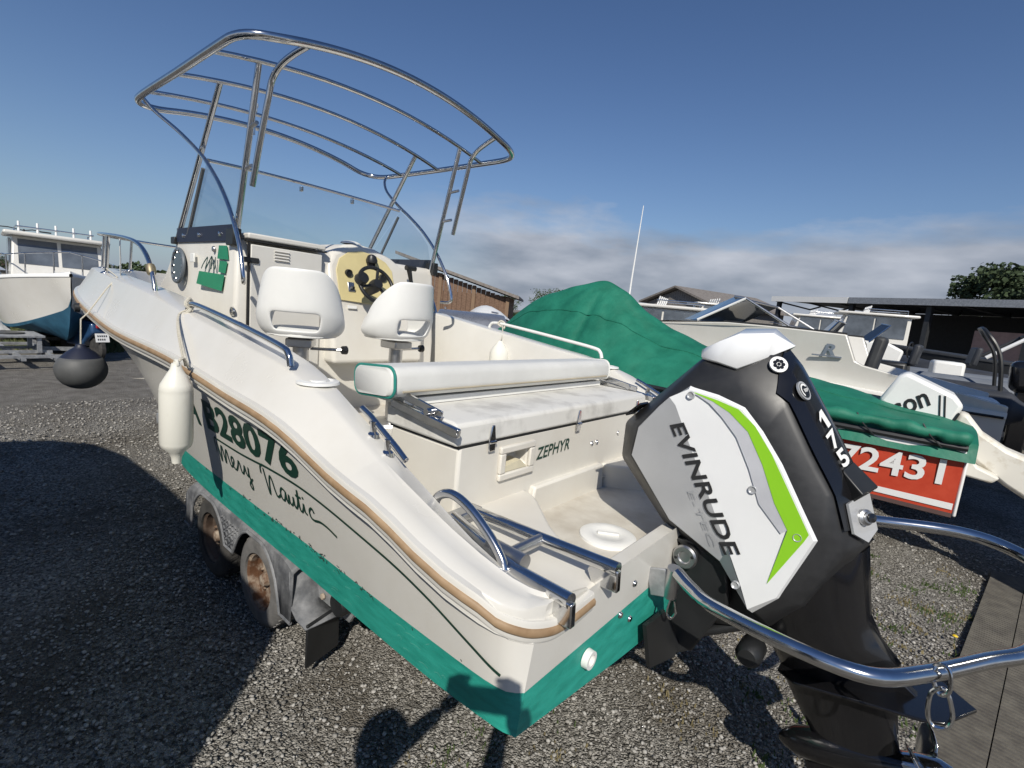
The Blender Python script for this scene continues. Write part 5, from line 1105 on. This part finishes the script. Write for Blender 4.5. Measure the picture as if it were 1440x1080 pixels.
# ---- rigid inflatables in the shade
def rib(name, label, loc, yaw, Lg, W_, tube_m, cons_m, ztop, extra):
    r = thing(name, label, 'boat', loc, yaw)
    zc_ = ztop-.24
    for s in (1, -1):
        P = bez([(-.25, s*W_*.5, zc_-.02), (0.3, s*W_*.5, zc_), (Lg*.55, s*W_*.5, zc_+.02), (Lg*.8, s*W_*.40, zc_+.10), (Lg*.95, s*W_*.18, zc_+.2), (Lg, 0, zc_+.24)], 6)
        tp = [.12+.12*min(1, i/3) for i in range(len(P))]; L('inflatable_tube', tube(P, .24, 16, taper=tp), tube_m, r, smooth=60)
        L('tube_strake', tube([np.array(p)+np.array((0, s*.235, -.02)) for p in P[3:-6]], .025, 6), blackp, r)
    L('hull', grid([[(x, -W_*.42*k_, zc_-.1), (x, 0, zc_-.55+.45*max(0, x/Lg-.6)**1.2), (x, W_*.42*k_, zc_-.1)] for x, k_ in ((0, 1), (Lg*.5, 1), (Lg*.8, .75), (Lg*.97, .1))]), plastw, r, smooth=40)
    L('floor', grid([[(x, -W_*.45*k_, zc_-.05), (x, W_*.45*k_, zc_-.05)] for x, k_ in ((0, 1), (Lg*.5, 1), (Lg*.8, .75), (Lg*.97, .1))]), greyrib, r)
    c = L('console', prism([(Lg*.42, zc_), (Lg*.40, zc_+.55), (Lg*.46, zc_+.72), (Lg*.52, zc_+.66), (Lg*.60, zc_)], lambda x, z: (x, -.36, z), lambda x, z: (x, .36, z)), cons_m, r, bevel=.04)
    L('console_screen', grid([[(Lg*.50, .34, zc_+.68), (Lg*.53, 0, zc_+.70), (Lg*.50, -.34, zc_+.68)], [(Lg*.45, .32, zc_+1.0), (Lg*.475, 0, zc_+1.03), (Lg*.45, -.32, zc_+1.0)]]), glassd, c, smooth=40)
    L('screen_frame', tube([(Lg*.50, .35, zc_+.66), (Lg*.45, .33, zc_+1.0), (Lg*.475, 0, zc_+1.03), (Lg*.45, -.33, zc_+1.0), (Lg*.50, -.35, zc_+.66)], .014, 6), chrome, c)
    L('console_wheel', tube([(Lg*.40-.10+.05*math.cos(a), .16*math.cos(a), zc_+.58+.15*math.sin(a)) for a in np.linspace(0, 6.28, 20, endpoint=False)], .014, 6, closed=True), blackp, c)
    L('helm_bench', box((Lg*.28, 0, zc_+.20), (.45, .75, .5)), cons_m, r, bevel=.05); L('bench_back', box((Lg*.22, 0, zc_+.58), (.10, .72, .34), rot=rotm('Y', -.15)), dkrib, r, bevel=.04)
    ob = L('outboard_cowl', box((-.32, 0, zc_+.45), (.5, .36, .45), rot=rotm('Y', .12)), cowlk, r, bevel=.10, seg=4); L('outboard_leg', box((-.28, 0, zc_-.25), (.22, .16, 1.0)), cowlk, ob, bevel=.03)
    if extra: 
        for s in (1, -1): L('roll_bar', tube(bez([(0, s*.75, zc_+.1), (.1, s*.72, zc_+.7), (.3, s*.62, zc_+1.02), (.35, 0, zc_+1.06)], 6), .025, 8), extra, r)
    return r
rib('inflatable_boat', 'grey inflatable boat with a white console and tinted screen', (-2.5, -10.3, 0), R_(4), 5.6, 2.0, greyrib, plastw, 1.42, None)
rib('inflatable_boat', 'charcoal inflatable boat with a black console parked behind the day boat', (-1.5, -8.05, 0), R_(-2), 4.6, 1.5, dkrib, blackp, 1.36, blackp)
rib('inflatable_boat', 'charcoal inflatable boat with black roll bar and black outboard', (-5.6, -12.8, 0), R_(6), 5.4, 2.1, dkrib, dkrib, 1.40, blackp)
for lc, yw_, lg_, lb in (((-2.5, -10.3, 0), R_(4), 5.6, 'galvanised trailer under the grey inflatable boat with white console'), ((-1.5, -8.05, 0), R_(-2), 4.6, 'galvanised trailer under the inflatable with the black console'), ((-5.6, -12.8, 0), R_(6), 5.4, 'galvanised trailer under the inflatable with the black roll bar')):
    simple_trailer('boat_trailer', lb, lc, yw_, lg_, .62, .7)
# dark sports boat with white screen frame and a grey cover, right edge
db = thing('sports_boat', 'dark grey sports boat with white screen frame and grey canvas cover', 'boat', (-6.6, -15.2, 0))
hb, zs = loft_boat(db, 7.0, 2.5, .5, .75, 1.55, 1.85, dkmetal, dkmetal, dkmetal, flare=.15)
L('canvas_cover', grid([[(x, t*hb(x)*.96, zs(x)+.05+h*(1-t*t)) for t in np.linspace(-1, 1, 9)] for x, h in ((.1, .25), (1.0, .5), (2.2, .62), (3.2, .55), (3.9, .15))]), mat('canvas_grey', (.10, .11, .13), .9), db, smooth=60)
for s in (1, -1): L('screen_frame', tube([(4.9, s*.95, 1.75), (4.2, s*.92, 2.35), (3.0, s*.92, 2.52), (.8, s*.95, 2.50)], .045, 8), whitep if s > 0 else dkmetal, db)
L('arch_bar', tube([(4.2, -.92, 2.35), (4.2, .92, 2.35)], .045, 8), dkmetal, db); L('arch_bar', tube([(.8, -.95, 2.50), (.8, .95, 2.50)], .045, 8), dkmetal, db)
L('arch_leg', tube([(.8, .95, 2.5), (.3, 1.05, 1.6)], .045, 8), dkmetal, db); L('arch_leg', tube([(.8, -.95, 2.5), (.3, -1.05, 1.6)], .045, 8), dkmetal, db)
simple_trailer('boat_trailer', 'galvanised trailer under the dark grey sports boat', (-6.6, -15.2, 0), 0, 7.0, .5, .9)

# ---- cabin boats further back on the right
def cabin_boat(label, loc, yaw, Lg=5.6, B=2.2, zk0=.55, hull_m=None, bot=None, cab=None, grp=None, trailer_label=None, roof_z=1.15, cab_x=(.30, .66), cab_w=.34):
    r = thing('cabin_boat', label, 'boat', loc, yaw, grp)
    hb, zs = loft_boat(r, Lg, B, zk0, zk0+.14, zk0+1.0, zk0+1.35, hull_m or gel, bot or bluehull, whitep, stripe=whitep, flare=.22)
    cabin(r, Lg*cab_x[0], Lg*cab_x[1], B*cab_w, zk0+1.05, zk0+1.05+roof_z, gel)
    bow_rail(r, hb, zs, Lg, Lg*.6)
    L('roof_rail', tube([(Lg*.32, B*.28, zk0+1.05+roof_z+.08), (Lg*.32, B*.28, zk0+1.05+roof_z+.2), (Lg*.5, B*.28, zk0+1.05+roof_z+.2), (Lg*.5, -B*.28, zk0+1.05+roof_z+.2), (Lg*.32, -B*.28, zk0+1.05+roof_z+.2), (Lg*.32, -B*.28, zk0+1.05+roof_z+.08)], .014, 8), chrome, r)
    for k in range(5): L('rod_holder', tube([(Lg*.5, -B*.26+B*.13*k, zk0+1.05+roof_z+.06), (Lg*.49, -B*.26+B*.13*k, zk0+1.05+roof_z+.30)], .020, 10), whitep, r)
    if trailer_label: simple_trailer('boat_trailer', trailer_label, loc, yaw, Lg, zk0-.02, B*.36, .26)
    return r
cabin_boat('white cabin boat with roof rails beside the grey roofed barn', (4.2, -21.5, 0), R_(35), 6.0, 2.3, .55, trailer_label='trailer under the white cabin boat beside the grey roofed barn')
cabin_boat('white cabin boat standing in front of the open hangar', (.6, -22.5, 0), R_(20), 5.6, 2.2, .45, trailer_label='trailer under the cabin boat in front of the open hangar')
tb = cabin_boat('tall white cabin boat added out of frame to shade the right side', (-2.45, -3.25, 0), math.pi, 5.6, 2.5, .7, roof_z=2.4, cab_x=(.02, .62), cab_w=.42, trailer_label='trailer under the tall cabin boat added out of frame for shade')  # unseen boat, added and made tall so its cabin shades the boats behind
cabin_boat('white cabin boat parked between the inflatables and the hangar', (-1.6, -18.5, 0), R_(12), 5.6, 2.2, .5, trailer_label='trailer under the cabin boat between the inflatables and the hangar')
cabin_boat('white cabin boat parked behind the day boat with R emblem', (2.2, -11.5, 0), R_(14), 5.8, 2.2, .42, roof_z=.72, trailer_label='trailer under the cabin boat behind the day boat with R emblem')
# ---- left: cabin boat, bow towards the camera
lb = cabin_boat('white cabin boat with blue bottom beside the street lamp', (16.2, -.15, -.06), R_(176), 5.0, 2.15, .36, bot=bluehull, roof_z=.92)
simple_trailer('boat_trailer', 'low trailer under the white cabin boat with blue bottom', (16.2, -.15, 0), R_(176), 5.0, .30, .72, .22)
# ---- neighbour on the near left, out of frame, whose shade falls on the gravel
nb = thing('cabin_cruiser', 'white cabin cruiser with a long rounded coachroof on the shaded side', 'boat', (-.25, 4.25, 0))
hb, zs = loft_boat(nb, 6.0, 2.6, .6, .82, 1.65, 1.85, gel, bluehull, whitep, flare=.15)
rows = []
for x, k_, zt in ((0, .80, 2.58), (.15, .9, 2.64), (1.0, .93, 2.69), (2.5, .93, 2.69), (3.5, .92, 2.64), (4.15, .86, 2.55), (4.6, .70, 2.42), (4.9, .45, 2.25), (5.0, .05, 2.0)):
    rows.append([(x, 1.25*k_*c_, 1.6+(zt-1.6)*h_) for c_, h_ in ((-1, 0), (-.98, .6), (-.93, .93), (-.7, 1), (0, 1.03), (.7, 1), (.93, .93), (.98, .6), (1, 0))])
L('coachroof', grid(rows), gel, nb, smooth=50)
L('coachroof_aft', MB().add(rows[0], [tuple(range(9))]), gel, nb)
for s in (1, -1):
    for x in (1.2, 2.4, 3.5): L('window', prism([(x, 2.0), (x+.8, 2.0), (x+.7, 2.28), (x+.05, 2.28)], lambda u, z: (u, s*1.145, z), lambda u, z: (u, s*1.165, z)), glassd, nb)
simple_trailer('boat_trailer', 'galvanised trailer under the cabin cruiser with the long coachroof', (-.25, 4.25, 0), 0, 6.0, .58, .9)

# ---- low empty trailer, motorbike, lamp post on the left
lt = thing('flat_trailer', 'small empty galvanised trailer frame on the grass verge', 'trailer', (11.9, .95, 0), R_(4))
for y in (-.42, 0, .42): L('rail', box((0, y, .16), (2.0, .06, .06)), galv, lt)
for x in (-.95, -.3, .35, .95): L('cross_bar', box((x, 0, .20), (.06, 1.0, .05)), galv, lt)
for x, y in ((-.35, -.32), (-.35, .32), (.35, -.32), (.35, .32)): L('upright', box((x, y, .33), (.06, .06, .28)), galv, lt)
L('top_plate', box((0, 0, .48), (.85, .78, .03)), galv, lt); L('roller', lathe([(0, .02), (.2, .02), (.2, 0)], c=(0, 0, .495), seg=20), blackp, lt)
for s in (1, -1): L('tyre', lathe([(.08, -.05), (.15, -.05), (.16, -.03), (.16, .03), (.15, .05), (.08, .05)], 'Y', (.5, s*.56, .16), 22), rubber, lt, smooth=40)
mk = thing('scooter', 'dark blue scooter with white number plate parked behind the bow', 'scooter', (12.35, -.12, 0), R_(12))
for x in (-.62, .62):
    L('tyre', lathe([(.13, -.05), (.2, -.055), (.24, -.03), (.24, .03), (.2, .055), (.13, .05)], 'Y', (x, 0, .24), 26), rubber, mk, smooth=40); L('rim', lathe([(0, -.03), (.13, -.03), (.13, .03), (0, .03)], 'Y', (x, 0, .24), 18), alu, mk)
L('body', prism([(-.75, .55), (-.70, .75), (-.2, .80), (0, .72), (.15, .40), (.35, .38), (.5, .95), (.6, .98), (.62, .5), (.3, .22), (-.3, .25), (-.5, .42)], lambda x, z: (x, -.14, z), lambda x, z: (x, .14, z)), mat('scooter_blue', (.02, .06, .14), .3, coat=.5), mk, bevel=.05, seg=3)
L('seat', box((-.30, 0, .83), (.75, .27, .10)), blackp, mk, bevel=.04); L('handlebar', tube([(.46, -.34, 1.05), (.52, 0, 1.0), (.46, .34, 1.05)], .015, 8), blackp, mk)
L('tail_lamp', box((-.76, 0, .68), (.04, .16, .06)), mat('lamp_red', (.4, .02, .02), .3), mk, bevel=.01)
pt = L('number_plate', box((-.80, 0, .47), (.012, .22, .17), rot=rotm('Y', .25)), whitep, mk)
for z_, n_ in ((.505, 5), (.44, 4)):
    for k in range(n_): L('plate_mark', box((-.809+(z_-.47)*.25, .07-.034*k, z_), (.004, .018, .032), rot=rotm('Y', .25)), blackp, pt)
L('stand', tube([(-.1, .1, .25), (-.15, .25, .0)], .015, 6), galv, mk)
lp = thing('street_lamp', 'tall black twin arm street lamp behind the cabin boat', 'lamp', (50.2, -3.36, 0))
L('pole', tube([(0, 0, 0), (0, 0, 4.0)], .07, 10, taper=[.08, .05]), dkmetal, lp)
for s, l_ in ((1, 1.6), (-1, .9)):
    ar = L('arm', tube([(0, 0, 3.9), (0, s*l_*.5, 4.02), (0, s*l_, 3.98)], .035, 8), dkmetal, lp); L('lamp_head', box((0, s*(l_+.25), 3.96), (.22, .6, .09)), dkmetal, ar, bevel=.02)
fp = thing('fence_post', 'dark weathered fence post leaning at the verge', 'post', (15.05, .73, 0)); L('post', box((0, 0, .75), (.11, .11, 1.5), rot=rotm('X', .04)), woodg, fp, bevel=.01); L('cap', box((0, -.03, 1.52), (.15, .15, .05)), blackp, fp, bevel=.01)
cv = thing('covered_trailer', 'small white covered trailer behind the verge', 'trailer', (27.5, .55, 0), R_(70)); L('cover', prism([(-1, .5), (1, .5), (.9, 1.45), (-.4, 1.62), (-.95, 1.3)], lambda x, z: (x, -.6, z), lambda x, z: (x, .6, z)), plastw, cv, bevel=.06, seg=3)
for s in (1, -1): L('tyre', lathe([(.12, -.07), (.25, -.07), (.27, 0), (.25, .07), (.12, .07)], 'Y', (0, s*.7, .27), 22), rubber, cv)
L('chassis', box((.2, 0, .42), (2.6, .9, .12)), galv, cv)
# grass verge on the left: uncountable
mb = MB()
for _ in range(16000):
    x = random.uniform(12.6, 24); y = random.uniform(-2.6, 1.6)
    if x < 13.2+.3*math.sin(y*3): continue
    h = random.uniform(.04, .16); w_ = .018; l1, l2 = random.uniform(-.08, .08), random.uniform(-.08, .08)
    mb.add([(x-w_*.3, y-w_, -.01), (x+w_*.3, y+w_, -.01), (x+l1, y+l2, h)], [(0, 1, 2)])
gv = mbo('grass_verge', mb, mat('verge_grass', (.05, .075, .022), .8, rgb2=(.12, .12, .045), scale=3), smooth=0); struct(gv, 'stuff'); gv['label'] = 'rough green grass verge beyond the track'; gv['category'] = 'grass'
# ---- trees
def leaf_tree(name, label, loc, h, crown_r, trunk_r, leaf_m, n_leaf, kind='round', grp=None):
    t = thing(name, label, 'tree', loc, 0, grp)
    br = MB(); tube([(0, 0, 0), (.02*h, 0, h*.35), (0, .02*h, h*.75)], trunk_r, 8, taper=[trunk_r, trunk_r*.7, trunk_r*.3], mb=br)
    tips = []
    for i in range(14):
        a = random.uniform(0, 6.28); z0 = h*random.uniform(.3, .7); r = crown_r*random.uniform(.5, .95); e = np.array((r*math.cos(a), r*math.sin(a), min(h*.95, z0+h*random.uniform(.08, .25)))); tube([(0, 0, z0), e*.5+np.array((0, 0, z0*.5)), e], .05, 6, taper=[trunk_r*.35, trunk_r*.2, trunk_r*.06], mb=br); tips.append(e)
    L('trunk', br, mat('bark', (.07, .05, .038), .9, bump=.3), t, smooth=60)
    cl = MB(); centers = tips+[np.array((random.gauss(0, crown_r*.4), random.gauss(0, crown_r*.4), h*random.uniform(.55, .97))) for _ in range(16)]
    for _ in range(n_leaf):
        c = centers[random.randrange(len(centers))]; rr = crown_r*.30
        p = c+np.clip([random.gauss(0, 1) for _ in range(3)], -1.7, 1.7)*np.array((rr*.55, rr*.55, rr*.36))
        s = h*.019*random.uniform(.6, 1.4); d = np.array([random.gauss(0, 1) for _ in range(3)]); d /= np.linalg.norm(d); q = np.cross(d, (0.3, .5, .8)); q /= np.linalg.norm(q); w_ = np.cross(d, q)
        cl.add([p+q*s, p+w_*s*.8, p-q*s, p-w_*s*.8], [(0, 1, 2, 3)])
    L('crown', cl, leaf_m, t, smooth=0)
    return t
pinel = mat('pine_foliage', (.022, .042, .016), .8, rgb2=(.05, .075, .03), scale=.6); leafm = mat('leaf_green', (.03, .055, .018), .8, rgb2=(.065, .09, .035), scale=.5)
leaf_tree('pine_tree', 'tall dense dark pine behind the open hangar', (-8.2, -82, 0), 12.4, 6.0, .35, pinel, 12000)
leaf_tree('pine_tree', 'second dark pine beside the tall one behind the hangar', (-14.0, -80, 0), 11.5, 4.6, .33, pinel, 8000)
for i, (x, y, h_, lbl) in enumerate(((41.3, -56, 4.9, 'low round tree on the skyline behind the tarpaulin boat'), (46, -52, 3.6, 'small bushy tree by the brown barn eaves'), (60, -6.2, 2.9, 'bushy tree on the skyline behind the left cabin boat'), (66, -3.5, 2.0, 'low bush near the street lamp on the skyline'))):
    leaf_tree('broadleaf_tree', lbl, (x, y, 0), h_, h_*.55, .15, leafm, 2600)
# bare tree
bt_ = thing('bare_tree', 'leafless tree beside the dark pines', 'tree', (-3.9, -81, 0)); bb = MB()
def branch(p, d, l, r, dep):
    e = p+d*l; tube([p, (p+e)/2+np.array((random.gauss(0, .04), random.gauss(0, .04), 0))*l, e], r, 5, taper=[r, r*.8, r*.6], mb=bb)
    if dep == 0: return
    for _ in range(3 if dep > 1 else 4):
        nd = d+np.array((random.gauss(0, .5), random.gauss(0, .5), random.gauss(.08, .3))); nd /= np.linalg.norm(nd); branch(p+d*l*random.uniform(.5, 1), nd, l*random.uniform(.6, .8), r*.6, dep-1)
branch(np.array((0, 0, 0.)), np.array((0, 0, 1.)), 3.6, .16, 5); L('trunk', bb, mat('bare_bark', (.06, .05, .045), .9), bt_)
# far hedgerow that reads as one mass
mb = MB()
for _ in range(26000):
    a = random.uniform(-1.75, .15); d = random.uniform(95, 130); p = np.array((d*math.cos(a), d*math.sin(a), random.random()**.7*(1.9+.7*math.sin(a*23)+.45*math.sin(a*51)+.3*math.sin(a*140)))); s = random.uniform(.18, .40); q = np.array([random.gauss(0, 1) for _ in range(3)]); q /= np.linalg.norm(q); w_ = np.cross(q, (.2, .4, .9)); w_ /= np.linalg.norm(w_)
    mb.add([p+q*s, p+w_*s, p-q*s, p-w_*s], [(0, 1, 2, 3)])
hr_ = mbo('far_hedgerow', mb, leafm, smooth=0); struct(hr_, 'stuff'); hr_['label'] = 'distant hedgerow along the horizon'; hr_['category'] = 'hedge'
# ---- sheds
def barn(label, p0, p1, depth, h0, h1, wall_m, plank=.22):
    """gable-less lean roof: front wall from p0 to p1, roof sloping from h0 at p0 to h1 at p1"""
    p0, p1 = np.array(p0, float), np.array(p1, float); d = p1-p0; Lg = np.linalg.norm(d); ang = math.atan2(d[1], d[0])
    t = thing('wooden_barn', label, 'barn', (p0[0], p0[1], 0), ang)
    wl = L('wall', box((Lg/2, depth/2, min(h0, h1)/2), (Lg-.1, depth-.1, min(h0, h1)-.1)), wall_m, t)
    nP = int(Lg/plank); 
    for i in range(min(nP, 60)):
        x = (i+.5)*Lg/nP; hh = h0+(h1-h0)*x/Lg-.15; L('plank', box((x, -.02+.012*random.random(), hh/2), (Lg/nP-.015, .04, hh)), wall_m, wl)
    for x in (.05, Lg*.33, Lg*.66, Lg-.05): hh = h0+(h1-h0)*x/Lg-.12; L('post', box((x, -.07, hh/2), (.16, .12, hh)), mat('post_wood', (.20, .13, .08), .8), t)
    e = .5; sl = (h1-h0)/Lg
    L('roof', MB().add([(-e, -e, h0-sl*e), (Lg+e, -e, h1+sl*e), (Lg+e, depth+e, h1+sl*e), (-e, depth+e, h0-sl*e), (-e, -e, h0-sl*e+.14), (Lg+e, -e, h1+sl*e+.14), (Lg+e, depth+e, h1+sl*e+.14), (-e, depth+e, h0-sl*e+.14)], [(0, 1, 2, 3), (4, 5, 6, 7), (0, 1, 5, 4), (1, 2, 6, 5), (2, 3, 7, 6), (3, 0, 4, 7)]), roofm, t)
    return t
barn('brown board barn with a sloping roof behind the boats', (19.2, -13.4), (15.2, -16.45), 7, 3.7, 2.4, woodm)
def gable_barn(label, loc, yaw, W_, D_, he, hr2, wall_m):
    t = thing('wooden_barn', label, 'barn', loc, yaw); wl = L('wall', box((0, D_/2, he/2), (W_-.1, D_-.1, he)), wall_m, t)
    for i in range(28): x = -W_/2+(i+.5)*W_/28; hh = he+(hr2-he)*(1-abs(x)/(W_/2))-.1; L('plank', box((x, -.02, hh/2), (W_/28-.02, .05, hh)), wall_m, wl)
    for s in (1, -1):
        rf = L('roof', MB().add([(0, -.5, hr2), (s*(W_/2+.5), -.5, he-.15), (s*(W_/2+.5), D_+.5, he-.15), (0, D_+.5, hr2), (0, -.5, hr2+.14), (s*(W_/2+.5), -.5, he), (s*(W_/2+.5), D_+.5, he), (0, D_+.5, hr2+.14)], [(0, 1, 2, 3), (4, 5, 6, 7), (0, 1, 5, 4), (1, 2, 6, 5), (2, 3, 7, 6), (3, 0, 4, 7)]), roofm, t)
    return t
gable_barn('grey boarded barn with a low fibre cement gable roof', (14.6, -35.5, 0), R_(160), 6.2, 9, 3.5, 4.6, woodg)
# open hangar on the right
hg = thing('open_hangar', 'long open hangar with white fascia and dark interior', 'hangar', (7.4, -33.5, 0), math.atan2(5.6, -10.3))
HL = 40
L('roof', box((HL/2, 4.2, 4.12), (HL, 9, .16)), dkmetal, hg)
for i, (x0, x1, m_) in enumerate(((0, 5.0, whitep), (5.0, 12.6, galv), (12.6, 20, whitep), (20, 30, galv), (30, 40, whitep))):
    L('fascia', box(((x0+x1)/2, -.33, 4.05), (x1-x0-.05, .06, .32)), m_, hg)
L('rear_wall', box((HL/2, 8.4, 2.0), (HL, .15, 4.0)), dkmetal, hg)
for x in (.3, 5, 8.8, 12.6, 16.4, 20, 24, 28, 32, 36, 39.7): L('post', box((x, .1, 2.0), (.22, .22, 4.0)), dkmetal, hg)
for x in range(0, 41, 2): L('truss', tube([(x, .1, 3.95), (x+1, 2, 3.6), (x, 4.2, 3.95)], .05, 6), dkmetal, hg)
L('pink_wall', box((14.0, 1.2, 1.45), (7.5, .2, 2.9)), brickm, hg); L('pink_wall', box((24, 1.2, 1.45), (8.0, .2, 2.9)), brickm, hg)
# ---- parked car behind, only the roof shows
car = thing('parked_car', 'silver grey car with roof bars parked behind the white boat', 'car', (8.7, -7.3, 0), R_(-42))
bd = L('body', prism([(-2.1, .3), (2.1, .3), (2.15, .75), (1.95, .95), (1.1, 1.02), (.45, 1.55), (.2, 1.62), (-1.5, 1.62), (-1.8, 1.50), (-2.12, 1.0)], lambda x, z: (x, -.85+.12*max(0, z-1.0), z), lambda x, z: (x, .85-.12*max(0, z-1.0), z)), carm, car, bevel=.06, seg=3)
for s in (1, -1):
    for a_, b_ in ((-1.6, -.62), (-.52, .35)): L('window', prism([(a_, 1.05), (b_+.25, 1.05), (b_, 1.48), (a_+.08, 1.48)], lambda x, z: (x, s*.80, z), lambda x, z: (x, s*.825, z)), glassd, bd)
    L('roof_bar', tube([(-1.3, s*.62, 1.66), (.15, s*.62, 1.66)], .02, 8), alu, car)
    for x in (-1.3, 1.35):
        tq = L('wheel', lathe([(.18, -.10), (.29, -.10), (.31, -.06), (.31, .06), (.29, .10), (.18, .10)], 'Y', (x, s*.78, .31), 26), rubber, car, smooth=40); L('rim', lathe([(0, 0), (.19, .04*s)], 'Y', (x, s*.84, .31), 18), alu, tq)
    L('headlight', box((2.08, s*.6, .78), (.10, .3, .12)), glassd, bd, bevel=.02)
L('windscreen', prism([(1.08, 1.03), (.46, 1.54), (.44, 1.51), (1.02, 1.03)], lambda x, z: (x+.03, -.70, z+.02), lambda x, z: (x+.03, .70, z+.02)), glassd, bd)
cvb = thing('covered_dinghy', 'small dinghy under a white cover behind the grey car', 'boat', (10.4, -10.1, 0), R_(-40))
hb, zs = loft_boat(cvb, 3.6, 1.5, .55, .75, 1.35, 1.5, plastw, plastw, whitep)
L('cover', grid([[(x, t*hb(x)*1.02, zs(x)-.02+h*(1-t*t)) for t in np.linspace(-1, 1, 9)] for x, h in ((.02, .2), (.8, .42), (1.8, .45), (2.8, .3), (3.5, .05))]), plastw, cvb, smooth=60)
simple_trailer('boat_trailer', 'small trailer under the white covered dinghy', (10.4, -10.1, 0), R_(-40), 3.6, .52, .5, .24)
# ---- ribbed boards lying on the gravel behind the outboard
rbm = mat('ribbed_board', (.075, .068, .058), .85, rgb2=(.13, .12, .10), scale=12, bump=.2)
mt_ = thing('ribbed_boards', 'weathered ribbed grey decking boards lying on the gravel', 'decking', (-.89, -.63, 0), R_(-8.6))
bw, bl = .195, 3.1
mb = MB(); n_r = 92; pts = []
for i in range(n_r):
    y = -bl+bl*i/n_r; d_ = bl/n_r
    pts += [(y, .022), (y+d_*.12, .030), (y+d_*.72, .030), (y+d_*.84, .022)]
pts = [(-bl, 0.0)]+pts+[(0, .022), (0, 0.0)]
v = [(0, y, z) for y, z in pts]+[(-bw, y, z) for y, z in pts]; N_ = len(pts)
f = [(i, i+1, N_+i+1, N_+i) for i in range(N_-1)]+[tuple(range(N_)), tuple(range(N_, 2*N_))]
b0 = link('board', v, f, rbm, None, smooth=0); b0.parent = mt_
for i in range(1, 9):
    q = b0.copy(); COL.objects.link(q); q.parent = mt_; q.location = (-.20*i, random.uniform(-.03, .03), random.uniform(-.004, .004))
fl = thing('dandelion', 'tiny yellow dandelion flower beside the ribbed boards', 'flower', (-1.06, -2.05, 0))
L('stem', tube([(0, 0, 0), (.005, .003, .05)], .002, 5), weedm, fl); L('flower_head', lathe([(0, .012), (.010, .010), (.015, .004), (.006, 0)], c=(.005, .003, .05), seg=14), mat('petal_yellow', (.75, .52, .02), .6), fl)

# ---- groups of look-alike kinds
GROUPS = {'boat_trailer': 'boat trailers standing in the yard', 'cabin_boat': 'cabin boats parked in the yard', 'inflatable_boat': 'inflatable boats parked in the yard', 'pine_tree': 'pines behind the hangar', 'broadleaf_tree': 'trees on the skyline', 'boat_fender': 'white fenders tied to the white boat', 'wooden_barn': 'wooden barns behind the yard', 'outboard_motor': 'outboards on the parked boats'}
for o in list(COL.objects):
    if o.parent is None and 'label' in o.keys():
        g = GROUPS.get(o.name.split('.')[0])
        if g: o['group'] = g
